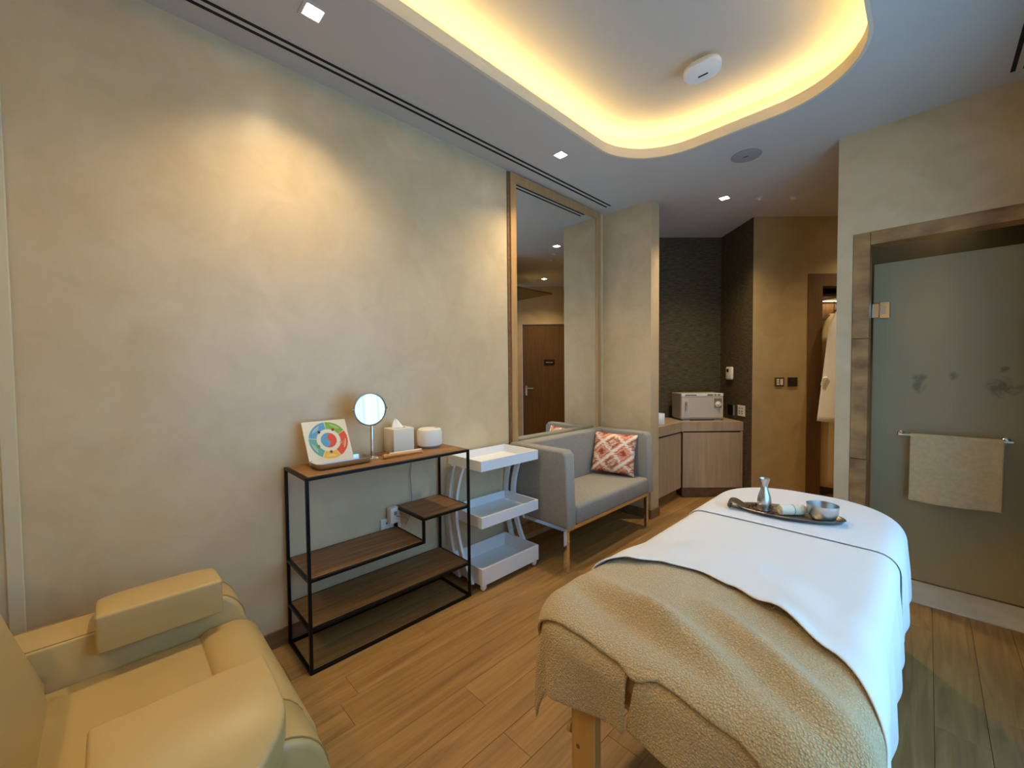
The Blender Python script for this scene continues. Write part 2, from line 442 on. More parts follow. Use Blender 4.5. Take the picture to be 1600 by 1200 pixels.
led_a = rrect(HX0-.040, HX1+.040, HY0-.040, HY1+.040, HR+.040, 20)
led_b = rrect(HX0-.052, HX1+.052, HY0-.052, HY1+.052, HR+.052, 20)
bm = BM(); ring_solid(bm, led_a, led_b, ZC+.0502, ZC+.056)
led = obj('led_strip', bm, emis('warm LED strip', LEDC, LED_S), None, False)
tag(led, 'warm yellow LED strip glowing inside the rounded ceiling cove', 'light strip')

# baseboards
bm = BM(); box(bm, XL, XL+.012, -.2, 2.03, 0, .077); struct(obj('baseboard_left', bm, M_base), 'brown wood baseboard along the long plaster wall')
bm = BM(); box(bm, -2.09, -1.645, YF-.012, YF, 0, .077); box(bm, -1.657+.012, -1.645+.012, YF-.012, YF+.145, 0, .077)
struct(obj('baseboard_pillar', bm, M_base), 'brown wood baseboard around the pillar foot')
# pale vertical corner strip at the left end of the wall
bm = BM(); box(bm, XL, XL+.006, -.262, -.224, 0, ZC, .003)
struct(obj('trim_1', bm, M_trim_pl), 'pale vertical plaster strip at the far left of the wall')
# threshold
bm = BM(); box(bm, -.41, XR, 3.085, YF+.13, -.002, .006, .002)
struct(obj('trim_2', bm, M_marble), 'white marble threshold strip in front of the shower')
# travertine door surround: tiles
t3 = struct(bpy.data.objects.new('trim_3', None), 'brown travertine surround of the frosted shower door'); t3.location = (-.29, YF, 0); C.objects.link(t3)
for z0, z1 in ((.006, .720), (.720, 1.454), (1.454, 2.088)):
    bm = BM(); box(bm, -.333, -.255, YF-.006, YF+.12, z0+.0015, z1-.0015, .0015); obj('stone_tile', bm, M_stone, t3)
for x0, x1 in ((-.255, .56),):
    bm = BM(); box(bm, x0+.0015, x1-.0015, YF-.006, YF+.12, 2.011, 2.088, .0015); obj('stone_tile', bm, M_stone, t3)

# window (on the right wall, out of frame; gives the daylight and the reflection in the small mirror)
win = thing('window_1', 'tall window behind the sheer curtain', None, (XR+.1, 1.55, .28)); win['kind'] = 'structure'
bm = BM()
for (y0, y1, z0, z1) in ((.45, .50, .28, 2.38), (2.60, 2.65, .28, 2.38), (.5, 2.6, .28, .33), (.5, 2.6, 2.33, 2.38)): box(bm, XR+.08, XR+.12, y0, y1, z0, z1)
obj('window_frame', bm, M_white, win)
curt = bpy.data.materials.new('sheer curtain'); curt.use_nodes = True
nt = curt.node_tree; N = nt.nodes; L = nt.links; N.remove(N['Principled BSDF'])
tl = N.new('ShaderNodeBsdfTranslucent'); tl.inputs[0].default_value = (.68, .84, .95, 1)
df = N.new('ShaderNodeBsdfDiffuse'); df.inputs[0].default_value = (.5, .6, .68, 1)
lw = N.new('ShaderNodeLayerWeight'); lw.inputs[0].default_value = .5
mr = N.new('ShaderNodeMapRange'); mr.inputs[1].default_value = .35; mr.inputs[2].default_value = .95; mr.inputs[3].default_value = .08; mr.inputs[4].default_value = .80
mx = N.new('ShaderNodeMixShader'); L.new(lw.outputs['Facing'], mr.inputs[0]); L.new(mr.outputs[0], mx.inputs[0])
L.new(tl.outputs[0], mx.inputs[1]); L.new(df.outputs[0], mx.inputs[2]); L.new(mx.outputs[0], N['Material Output'].inputs[0])
bm = BM()
grid(bm, lambda u, v: Vector((XR-.055+.036*math.sin(u*2*PI*19+.6*math.sin(u*40))+.008*math.sin(u*91), .30+u*2.5, .02+v*2.62)), 300, 2)
tag(obj('sheer_curtain', bm, curt, None, True, 0), 'pale sheer curtain hanging over the window, reflected in the round table mirror', 'curtain')

# ------------------------------------------------------------------ ceiling fittings
def slot(name, label, x0, x1, y0, y1, gapc):
    t = thing(name, label, 'air diffuser', ((x0+x1)/2, (y0+y1)/2, ZC))
    bm = BM(); box(bm, x0-.012, x1+.012, y0, y1, ZC-.0022, ZC-.0002); obj('frame', bm, M_ceil, t)
    wd = (x1-x0)
    for (a, b) in ((x0, x0+wd*.3), (x1-wd*.3, x1)):
        bm = BM(); box(bm, a, b, y0+.004, y1-.004, ZC-.0032, ZC-.0018); obj('slot', bm, M_slot, t)
slot('linear_diffuser', 'long double slot air diffuser in the ceiling above the plaster wall', -1.997, -1.941, -1.0, 3.135, .3)
slot('linear_diffuser', 'double slot air diffuser in the ceiling near the shower door corner', .252, .308, -.8, 3.145, .3)

M_lamp = emis('downlight lens', (1.0, .86, .62), 30.0)
def downlight(x, y, label, watt=SPOT_W):
    t = thing('downlight', label, 'ceiling light', (x, y, ZC), 'recessed square downlights')
    bm = BM(); q = .045
    for (a, b, c, d) in ((-q, q, -q, -q+.012), (-q, q, q-.012, q), (-q, -q+.012, -q+.012, q-.012), (q-.012, q, -q+.012, q-.012)):
        box(bm, x+a, x+b, y+c, y+d, ZC-.003, ZC)
    obj('trim_frame', bm, M_ceil, t)
    bm = BM(); box(bm, x-.028, x+.028, y-.028, y+.028, ZC-.0022, ZC-.0004); obj('lens', bm, M_lamp, t)
    l = bpy.data.lights.new('downlight_beam', 'SPOT'); l.energy = watt; l.color = WARM; l.spot_size = math.radians(124); l.spot_blend = 1.0; l.shadow_soft_size = .03
    lo = bpy.data.objects.new('downlight_beam', l); C.objects.link(lo); lo.location = (x, y, ZC-.012)
downlight(-1.721, .612, 'glowing square downlight nearest the recliner end of the ceiling', SPOT_W*.72)
downlight(-1.721, 2.16, 'small glowing square downlight above the trolley and sofa', SPOT_W*.9)
downlight(-1.212, 3.685, 'glowing square downlight over the alcove entrance', SPOT_W*1.2)
downlight(-1.721, -.936, 'added unseen square downlight above the back of the recliner', SPOT_W*.35)  # added out of view to warm the recliner
downlight(.02, -.936, 'added unseen square downlight behind the viewpoint by the curtain', SPOT_W*.8)  # added out of view to warm the near floor and throw
downlight(-.017, 4.844, 'square downlight in the passage, seen only in the tall mirror', SPOT_W*.8)

t = thing('shower_fill_light', 'small round fill light added unseen in the shower ceiling behind the frosted door', 'ceiling light', (.16, 3.85, 2.4))  # unseen lamp, added to brighten the frosted glass from behind
bm = BM(); lathe(bm, [(0, 0), (.04, 0), (.04, -.004), (0, -.005)], (.16, 3.85, 2.4), 20); obj('lens', bm, M_lamp, t)
l = bpy.data.lights.new('shower_fill_beam', 'SPOT'); l.energy = 150; l.color = WARM; l.spot_size = math.radians(52); l.spot_blend = .8; l.shadow_soft_size = .03
lo = bpy.data.objects.new('shower_fill_beam', l); C.objects.link(lo); lo.location = (.16, 3.85, 2.39)
bm = BM(); lathe(bm, [(0, 0), (.085, 0), (.09, -.004), (.088, -.007), (.07, -.009), (0, -.009)], (-.873, 3.063, ZC), 36)
sp = obj('ceiling_speaker', bm, mat('grey speaker mesh', '#9a9a98', .7, bump=(400, .5, (1, 1, 1), .003)), None, True)
tag(sp, 'round flat grey speaker grille on the ceiling before the alcove', 'speaker')
bm = BM(); box(bm, -.89, -.86, 3.056, 3.064, ZC-.0105, ZC-.0088); obj('badge', bm, M_dark, sp)
def sprinkler(x, y, label, r):
    t = thing('ceiling_detector', label, 'detector', (x, y, ZC))
    bm = BM(); lathe(bm, [(0, 0), (r, 0), (r, -.004), (r*.6, -.010), (0, -.010)], (x, y, ZC), 24); obj('base', bm, M_ceil, t, True)
    bm = BM(); lathe(bm, [(0, -.0095), (r*.4, -.0095), (r*.35, -.018), (0, -.019)], (x, y, ZC), 16); obj('sensor', bm, M_plastic, t, True)
sprinkler(-1.007, 3.895, 'small white ceiling sensor with a nub beside the alcove downlight', .035)
sprinkler(-.805, 4.073, 'flat pale ceiling disc nearest the passage wall', .05)

# access point on bracket in the cove
t = thing('wireless_unit', 'white rounded oval unit on a short bracket under the cove ceiling', 'wireless unit', (-.845, 2.24, ZU))
bm = BM(); lathe(bm, [(0, 0), (.035, 0), (.035, -.008), (0, -.010)], (-.85, 2.27, ZU), 20); tube(bm, [(-.85, 2.27, ZU-.005), (-.85, 2.26, ZU-.025), (-.845, 2.235, ZU-.035)], .009, 10)
obj('bracket', bm, M_plastic, t, True)
bm = BM()
prism(bm, rrect(-.090, .090, -.052, .052, .048, 8), 'z', -.016, .016, .010, 3)
MM = Matrix.Translation((-.84, 2.215, ZU-.062)) @ Matrix.Rotation(math.radians(20), 4, Vector((-.93, -.36, 0))) @ Matrix.Rotation(math.radians(8), 4, 'Z')
xform(bm, MM); ho = obj('housing', bm, M_plastic, t, True)
bm = BM(); prism(bm, rrect(-.024, .024, .014, .022, .003, 2), 'z', -.0172, -.0155); xform(bm, MM); obj('logo_print', bm, M_dark, ho)

# ------------------------------------------------------------------ tall wall mirror
t = thing('wall_mirror', 'tall mirror with light oak frame behind the grey sofa', 'mirror', (XL, 2.6, .05))
bm = BM(); box(bm, XL+.002, XL+.008, 2.115, 3.150, .12, 2.64); obj('mirror_glass', bm, M_mirror, t)
bm = BM(); box(bm, XL+.001, XL+.020, 2.063, 2.119, .05, 2.690, .001); obj('frame_stile', bm, M_frame, t)
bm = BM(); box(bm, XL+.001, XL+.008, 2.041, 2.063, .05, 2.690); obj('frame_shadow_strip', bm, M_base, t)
bm = BM(); box(bm, XL+.001, XL+.020, 3.146, 3.200, .05, 2.690, .001); obj('frame_stile', bm, M_frame, t)
bm = BM(); box(bm, XL+.001, XL+.020, 2.119, 3.146, 2.634, 2.690, .001); obj('frame_rail', bm, M_frame, t)
bm = BM(); box(bm, XL+.001, XL+.020, 2.119, 3.146, .05, .125, .001); obj('frame_rail', bm, M_frame, t)

# ------------------------------------------------------------------ metal and wood shelf
t = thing('console_shelf', 'open black steel shelf unit with stepped brown wood boards', 'shelf', (-1.955, 1.0, 0))
x0, x1, y0, y1, q = -2.100, -1.802, .566, 1.431, .0135
def bar(name, *b_):
    bm = BM(); box(bm, *b_, .0012); return obj(name, bm, M_black, t)
for (xa, ya) in ((x1-q, y0), (x1-q, y1-q), (x0, y0), (x0, y1-q)): bar('leg', xa, xa+q, ya, ya+q, 0, .84)
def rect_rails(z, ya, yb, front_z=None):
    bar('rail', x1-q, x1, ya+q, yb-q, z-q, z); bar('rail', x0, x0+q, ya+q, yb-q, z-q, z)
    bar('rail', x0+q, x1-q, ya, ya+q, z-q, z); bar('rail', x0+q, x1-q, yb-q, yb, z-q, z)
for z in (.84, .197, q): rect_rails(z, y0, y1)
ym = 1.137
bar('rail', x1-q, x1, y0+q, ym, .407-q, .407); bar('rail', x0, x0+q, y0+q, ym, .407-q, .407); bar('rail', x0+q, x1-q, y0, y0+q, .407-q, .407); bar('rail', x0+q, x1-q, ym-q, ym, .407-q, .407)
bar('post', x1-q, x1, ym-q, ym, .407, .511); bar('post', x0, x0+q, ym-q, ym, .407, .511)
bar('rail', x1-q, x1, ym-q, y1-q, .511, .511+q); bar('rail', x0, x0+q, ym-q, y1-q, .511, .511+q); bar('rail', x0+q, x1-q, ym-q, ym, .511, .511+q); bar('rail', x0+q, x1-q, y1-q, y1, .511, .511+q)
def board(ya, yb, z):
    bm = BM(); box(bm, x0+q*.95, x1-q*.95, ya, yb, z-.012, z, .0008); obj('board', bm, M_shelf, t)
board(y0+q, y1-q, .842); board(y0+q, ym-q, .409); board(ym, y1-q, .5265); board(y0+q, y1-q, .199)
ZT = .842

# colour wheel chart, leaning on the wall side, standing in a metal tray
ch = thing('wellness_chart', 'square cream card with a colour wheel and blue red swirl, leaning in the metal tray', 'chart', (-2.01, .74, ZT))
CW, CH = .205, .205
cb = Vector((-1.985, .645, ZT+.012)); cu = Vector((0, 1, 0)); cv = Vector((-.36, -.06, .93)).normalized(); cn = cu.cross(cv).normalized()
def onchart(u, v, o=0): return cb+cu*(u*CW)+cv*(v*CH)+cn*o
bm = BM(); n = 1
vs = [bm.verts.new(onchart(*p, o)) for o in (-.004, 0) for p in ((0, 0), (1, 0), (1, 1), (0, 1))]
for f in ((0, 1, 2, 3), (4, 5, 6, 7), (0, 1, 5, 4), (1, 2, 6, 5), (2, 3, 7, 6), (3, 0, 4, 7)): bm.faces.new([vs[i] for i in f])
card = obj('card', bm, M_cream, ch)
def sector(name, r0, r1, a0, a1, m, o, cx=.52, cy=.52, n=14):
    bm = BM(); A = []; B = []
    for i in range(n+1):
        a = math.radians(a0+(a1-a0)*i/n)
        A.append(bm.verts.new(onchart(cx+r0*math.cos(a), cy+r0*math.sin(a), o))); B.append(bm.verts.new(onchart(cx+r1*math.cos(a), cy+r1*math.sin(a), o)))
    for i in range(n): bm.faces.new((A[i], B[i], B[i+1], A[i+1]))
    return obj(name, bm, m, card)
cols = [('green print', '#7fae3c', 28, 92), ('blue print', '#5f9cc0', 94, 168), ('teal print', '#6aa79a', 170, 240), ('yellow print', '#f0b93a', 242, 296), ('red print', '#e0502c', 298, 386)]
mp_ = {}
for nme, hx, a0, a1 in cols:
    mm = mat(nme, hx, .6); mp_[nme] = mm
    sector('wheel_segment', .27, .44, a0, a1, mm, .0006)
    mid = (a0+a1)/2
    sector('segment_lettering', .375, .387, mid-17, mid+17, M_cream, .0010, n=6)
    sector('segment_lettering', .345, .353, mid-11, mid+11, M_cream, .0010, n=5)
    a = math.radians(a0)
    sector('wheel_icon', .0, .035, 0, 360, mat(nme+' icon', {'green print': '#8a3a20', 'blue print': '#4a3526', 'teal print': '#7a8a3c', 'yellow print': '#6a4a22', 'red print': '#d9a060'}[nme], .7), .0012, .52+.28*math.cos(math.radians(mid)), .52+.28*math.sin(math.radians(mid)), 8)
# swirl: two halves
def swirl(sgn, m):
    R_ = .185; pts = []
    a_off = math.radians(45)
    for i in range(17): a = PI*i/16; pts.append((R_*math.cos(a), R_*math.sin(a)))
    for i in range(1, 9): a = PI*i/8; pts.append((-R_/2-R_/2*math.cos(a), -R_/2*math.sin(a)))
    for i in range(1, 8): a = PI-PI*i/8; pts.append((R_/2+R_/2*math.cos(a), R_/2*math.sin(a)))
    bm = BM(); vs = []
    for (px, py) in pts:
        px *= sgn; py *= sgn
        vs.append(bm.verts.new(onchart(.52+.97*(px*math.cos(a_off)-py*math.sin(a_off)), .52+.97*(px*math.sin(a_off)+py*math.cos(a_off)), .0008)))
    ed = [bm.edges.new((vs[i], vs[(i+1) % len(vs)])) for i in range(len(vs))]
    bmesh.ops.triangle_fill(bm, use_beauty=True, use_dissolve=False, edges=ed)
    obj('swirl', bm, m, card)
swirl(1, mp_['blue print']); swirl(-1, mp_['red print'])
# tray
def dish(bm, pts_fn, levels):
    rings = []
    for (sc, z) in levels: rings.append([bm.verts.new(Vector((*p, z))) for p in pts_fn(sc)])
    n = len(rings[0])
    for a, b in zip(rings, rings[1:]):
        for i in range(n): bm.faces.new((a[i], a[(i+1) % n], b[(i+1) % n], b[i]))
    bm.faces.new(rings[0]); bm.faces.new(rings[-1][::-1])
tl_ = lambda d: rrect(-1.992-d, -1.885+d, .648-d, .893+d, .022+d, 5)
bm = BM(); dish(bm, tl_, [(-.006, ZT+.0005), (0, ZT+.004), (.004, ZT+.026), (.009, ZT+.028), (.009, ZT+.029), (.003, ZT+.029), (-.002, ZT+.006), (-.008, ZT+.003)])
tag(obj('metal_tray', bm, M_brush, None, True, 50), 'shallow rectangular steel tray holding the colour wheel card on the shelf', 'tray')

# round table mirror on a stand
t = thing('table_mirror', 'round tilting vanity mirror on a slim steel stand', 'mirror', (-1.985, .945, ZT))
bm = BM(); lathe(bm, [(0, 0), (.041, 0), (.042, .003), (.038, .006), (.012, .009), (0, .009)], (-1.985, .945, ZT), 32); obj('base', bm, M_chrome, t, True)
bm = BM(); tube(bm, [(-1.985, .945, ZT+.008), (-1.985, .945, ZT+.17)], .009, 14); obj('stem', bm, M_chrome, t, True)
mc = Vector((-1.965, .928, 1.093)); mn = Vector((1, -.065, .03)).normalized(); RM = mn.to_track_quat('Z', 'Y').to_matrix()
bm = BM(); lathe(bm, [(0, -.012), (.076, -.012), (.083, -.006), (.083, .008), (.0785, .0095), (.0765, .006), (.0765, -.004), (0, -.004)], mc, 40, RM); obj('rim', bm, M_brush, t, True)
bm = BM(); lathe(bm, [(0, .002), (.0767, .002), (.0767, .0045), (0, .0045)], mc, 40, RM); obj('mirror_glass', bm, M_mirror, t)
for s in (-1, 1):
    bm = BM(); tube(bm, [tuple(mc+Vector((0, s*.082, 0))), tuple(mc+Vector((0, s*.092, 0)))], .006, 10); obj('pivot', bm, M_chrome, t, True)

# tissue box
t = thing('tissue_box', 'square ivory tissue box with a tissue sticking out, on the shelf', 'tissue box', (-2.045, 1.125, ZT))
bm = BM(); box(bm, -2.098, -1.985, 1.066, 1.190, ZT+.0005, ZT+.131, .004, 2); bx_ = obj('box', bm, M_ivory, t, True)
bm = BM(); lathe(bm, [(0, 0), (.036, 0), (.036, .0012), (0, .0012)], (-2.04, 1.128, ZT+.1305), 24); obj('slot', bm, mat('slot shade grey', '#a9a296', .8), bx_)
bm = BM()
def tis(u, v):
    a = u*2*PI; r = .030*(1-v)**.7*(1+.25*math.sin(3*a))+.002
    return Vector((-2.04+r*math.cos(a)*.6-.006*v, 1.122+r*math.sin(a)-.012*v, ZT+.130+.045*v+.006*math.sin(2*a)*v))
grid(bm, tis, 22, 8); bmesh.ops.remove_doubles(bm, verts=bm.verts[:], dist=1e-5)
obj('tissue', bm, mat('tissue paper', '#f4f0ea', .9), t, True, 60)

# diffuser
t = thing('aroma_diffuser', 'round white aroma diffuser beside the tissue box', 'diffuser', (-2.035, 1.315, ZT))
bm = BM(); lathe(bm, [(0, .008), (.060, .008), (.070, .016), (.0715, .03), (.0715, .088), (.066, .104), (.055, .110), (0, .112)], (-2.027, 1.315, ZT), 40); bo = obj('body', bm, M_plastic, t, True)
bm = BM(); lathe(bm, [(0, 0), (.052, 0), (.056, .009), (0, .009)], (-2.027, 1.315, ZT), 32); obj('foot', bm, M_greyplast, t, True)
bm = BM(); box(bm, -2.012, -2.004, 1.335, 1.362, ZT+.1085, ZT+.1115); obj('vent', bm, M_dark, bo)
# massage sticks
def stick(name, label, a, b, r, m, knob=False):
    t = thing(name, label, 'massage tool', a)
    bm = BM(); tube(bm, [a, b], [r*1.1, r*.8], 10); obj('shaft', bm, m, t, True)
    if knob:
        bm = BM(); R_ = (Vector(b)-Vector(a)).to_track_quat('Z', 'Y').to_matrix()
        lathe(bm, [(0, -.024), (.009, -.021), (.0125, -.012), (.012, -.004), (.007, .002), (.0095, .006), (.006, .010), (0, .010)], a, 14, R_); obj('knob', bm, m, t, True)
M_bam = mat('bamboo', '#c08a4c', .5)
stick('wooden_stick', 'turned wooden massage stick with a knob, in front of the tissue box', (-1.905, .985, ZT+.0135), (-1.905, 1.19, ZT+.0085), .007, M_bam, True)
stick('wooden_stick', 'slimmer bamboo stick lying behind the knobbed stick', (-1.935, 1.0, ZT+.0095), (-1.93, 1.185, ZT+.0075), .007, M_bam)
stick('incense_tube', 'thin white tube lying against the foot of the tissue box', (-1.975, 1.035, ZT+.0065), (-1.972, 1.225, ZT+.0065), .0055, M_plastic)

# wall socket with adapter and cable
t = thing('wall_socket', 'white wall socket below the small shelf board', 'socket', (XL, 1.1, .43))
bm = BM(); box(bm, XL+.0005, XL+.010, 1.045, 1.165, .37, .46, .002); pl = obj('plate', bm, M_plastic, t)
for (yy, zz) in ((1.11, .43), (1.13, .43), (1.12, .41), (1.075, .43), (1.14, .40)):
    bm = BM(); box(bm, XL+.0095, XL+.0112, yy, yy+.006, zz, zz+.010); obj('socket_hole', bm, M_dark, pl)
t = thing('power_adapter', 'white plug adapter standing out of the wall socket with its thin cable', 'adapter', (XL, 1.1, .46))
bm = BM(); box(bm, XL+.0105, XL+.055, 1.080, 1.135, .44, .525, .004, 2); ad_ = obj('body', bm, M_plastic, t, True)
bm = BM(); box(bm, XL+.0545, XL+.0562, 1.10, 1.118, .485, .505); obj('port', bm, M_greyplast, ad_)
bm = BM(); tube(bm, [(XL+.056, 1.11, .48), (XL+.08, 1.135, .475), (XL+.06, 1.165, .46), (XL+.03, 1.20, .43), (XL+.02, 1.19, .40), (XL+.022, 1.22, .45), (XL+.018, 1.235, .55), (XL+.012, 1.23, .68), (XL+.010, 1.25, .83)], .0022, 6)
obj('cable', bm, M_greyplast, t, True)

# ------------------------------------------------------------------ white trolley
t = thing('trolley', 'white three tier trolley with curved legs on small castors', 'trolley', (-1.92, 1.735, 0))
ty0, ty1 = 1.494, 1.978
def tray(xf, xb, z0, z1, th=.012):
    bm = BM()
    box(bm, xb, xf, ty0, ty1, z0, z0+th)
    box(bm, xf-th, xf, ty0, ty1, z0+th, z1, 0); box(bm, xb, xb+th, ty0, ty1, z0+th, z1)
    box(bm, xb+th, xf-th, ty0, ty0+th, z0+th, z1); box(bm, xb+th, xf-th, ty1-th, ty1, z0+th, z1)
    return obj('tray', bm, M_white, t)
tray(-1.778, -2.098, .702, .762); tray(-1.778, -2.098, .372, .436); tray(-1.778, -2.098, .038, .135)
def legcurve(xt, xm, xb, ya, wd=.036, thk=.018):
    pts = []
    for i in range(17):
        k = i/16; z = .03+.672*k
        # quadratic through bottom, middle and top
        xx = xb*(1-k)*(1-2*k)+xm*4*k*(1-k)+xt*k*(2*k-1)
        pts.append((xx, z))
    outl = [(a+wd/2, b) for a, b in pts]+[(a-wd/2, b) for a, b in pts[::-1]]
    bm = BM(); prism(bm, outl, 'y', ya, ya+thk); return obj('leg', bm, M_white, t)
for ya in (ty0-.0185, ty1+.0005):
    legcurve(-1.945, -2.015, -1.865, ya); legcurve(-2.035, -2.092, -1.99, ya)
for (xx, yy) in ((-1.80, 1.52), (-1.80, 1.955), (-2.07, 1.52), (-2.07, 1.955)):
    cs = thing_c = None
    bm = BM(); lathe(bm, [(0, -.010), (.016, -.010), (.020, -.006), (.020, .006), (.016, .010), (0, .010)], (xx, yy, .020), 18, Matrix.Rotation(PI/2, 3, 'Y')); wh = obj('castor', bm, M_plastic, t, True)
    bm = BM(); box(bm, xx-.011, xx+.011, yy-.006, yy+.006, .026, .038); obj('castor_fork', bm, M_plastic, wh)

# ------------------------------------------------------------------ sofa
t = thing('sofa', 'boxy grey upholstered sofa on slim chrome legs below the tall mirror', 'sofa', (-1.83, 2.56, 0))
sx0, sx1 = -2.085, -1.57; sy0, sy1 = 2.004, 3.15; st = .095; sz0 = .285; szt = .772
def soft(bm, *b_, r=.02, seg=3): return box(bm, *b_, r, seg)
def arm(ya, yb):
    bm = BM(); prism(bm, [(sx0, sz0), (sx1+.012, sz0), (sx1, szt-.03), (sx1-.03, szt), (sx0+.02, szt), (sx0, szt-.02)], 'y', ya, yb, .016, 3); obj('arm', bm, M_grey, t, True, 60)
arm(sy0, sy0+st); arm(sy1-st, sy1)
bm = BM(); soft(bm, sx0, sx0+.10, sy0+st, sy1-st, sz0, szt); obj('backrest', bm, M_grey, t, True, 60)
bm = BM(); soft(bm, sx0+.10, sx1+.016, sy0+st+.001, sy1-st-.001, sz0, .415, r=.025, seg=3); obj('seat', bm, M_grey, t, True, 60)
bm = BM()
box(bm, sx1-.03, sx1, sy0+.01, sy1-.07, .262, .285); box(bm, sx0+.02, sx0+.05, sy0+.01, sy1-.07, .262, .285)
box(bm, sx0+.05, sx1-.03, sy0+.01, sy0+.035, .262, .285); box(bm, sx0+.05, sx1-.03, sy1-.095, sy1-.07, .262, .285)
obj('base_frame', bm, M_chrome, t)
for (xx, yy) in ((sx1-.028, sy0+.01), (sx1-.028, sy1-.098), (sx0+.02, sy0+.01), (sx0+.02, sy1-.098)):
    bm = BM(); box(bm, xx, xx+.028, yy, yy+.028, 0, .262, .002); obj('leg', bm, M_chrome, t)

# patterned cushion
ik = bpy.data.materials.new('red and cream woven diamond pattern'); ik.use_nodes = True
nt = ik.node_tree; N = nt.nodes; L = nt.links; b = N['Principled BSDF']; b.inputs['Roughness'].default_value = .9
tc = N.new('ShaderNodeTexCoord'); sp_ = N.new('ShaderNodeSeparateXYZ'); L.new(tc.outputs['UV'], sp_.inputs[0])
nz = N.new('ShaderNodeTexNoise'); nz.inputs['Scale'].default_value = 9; nz.inputs['Detail'].default_value = 5
mpn = N.new('ShaderNodeMapping'); mpn.inputs['Scale'].default_value = (1, 4.5, 1); L.new(tc.outputs['UV'], mpn.inputs[0]); L.new(mpn.outputs[0], nz.inputs['Vector'])
def mth(op, a, b_=None, v=None):
    n_ = N.new('ShaderNodeMath'); n_.operation = op
    if hasattr(a, 'node'): L.new(a, n_.inputs[0])
    else: n_.inputs[0].default_value = a
    if b_ is not None:
        if hasattr(b_, 'node'): L.new(b_, n_.inputs[1])
        else: n_.inputs[1].default_value = b_
    return n_.outputs[0]
ns = mth('MULTIPLY', mth('SUBTRACT', nz.outputs['Fac'], .5), .34)
ux = mth('ADD', sp_.outputs[0], ns); vy = mth('ADD', sp_.outputs[1], mth('MULTIPLY', ns, .5))
ax = mth('ABSOLUTE', mth('SUBTRACT', mth('FRACT', mth('MULTIPLY', ux, 2.0)), .5)); ay = mth('ABSOLUTE', mth('SUBTRACT', mth('FRACT', mth('ADD', mth('MULTIPLY', vy, 2.0), .5)), .5))
dd = mth('ADD', ax, ay)
rp = N.new('ShaderNodeValToRGB'); e = rp.color_ramp.elements; rp.color_ramp.interpolation = 'LINEAR'
e[0].position = .0; e[0].color = srgb('#7a3128'); e[1].position = 1; e[1].color = srgb('#a8463a')
for pos, hx in ((.16, '#b9503c'), (.26, '#e6b690'), (.36, '#c9573c'), (.46, '#efe0cc'), (.56, '#f1e6d6'), (.64, '#d98a5c'), (.75, '#8f4436'), (.86, '#e9cdb0')):
    k = e.new(pos); k.color = srgb(hx)
L.new(dd, rp.inputs[0]); L.new(rp.outputs[0], b.inputs['Base Color'])
def pillow(u, v, s):
    a = u*2-1; c_ = v*2-1
    th = .055*((1-abs(a)**2.6)*(1-abs(c_)**2.6))**.55
    pin = 1-.06*(1-a*a)*abs(c_)**3; pin2 = 1-.06*(1-c_*c_)*abs(a)**3
    return Vector((a*.180*pin2, s*th, c_*.168*pin))
bm = BM(); uvl = bm.loops.layers.uv.new('uv')
for s in (-1, 1):
    nn = 16; vs = {}
    for i in range(nn+1):
        for j in range(nn+1): vs[i, j] = bm.verts.new(pillow(i/nn, j/nn, s))
    for i in range(nn):
        for j in range(nn):
            f = bm.faces.new((vs[i, j], vs[i+1, j], vs[i+1, j+1], vs[i, j+1]))
            for l, (a, c_) in zip(f.loops, ((i, j), (i+1, j), (i+1, j+1), (i, j+1))): l[uvl].uv = (a/nn, c_/nn)
bmesh.ops.remove_doubles(bm, verts=bm.verts[:], dist=1e-5)
xform(bm, Matrix.Translation((-1.812, 2.952, .592)) @ Matrix.Rotation(math.radians(17), 4, 'Z') @ Matrix.Rotation(math.radians(-16), 4, 'X') @ Matrix.Rotation(math.radians(2), 4, 'Y'))
tag(obj('throw_pillow', bm, ik, None, True, 0), 'square red and cream diamond patterned cushion on the grey sofa', 'cushion')

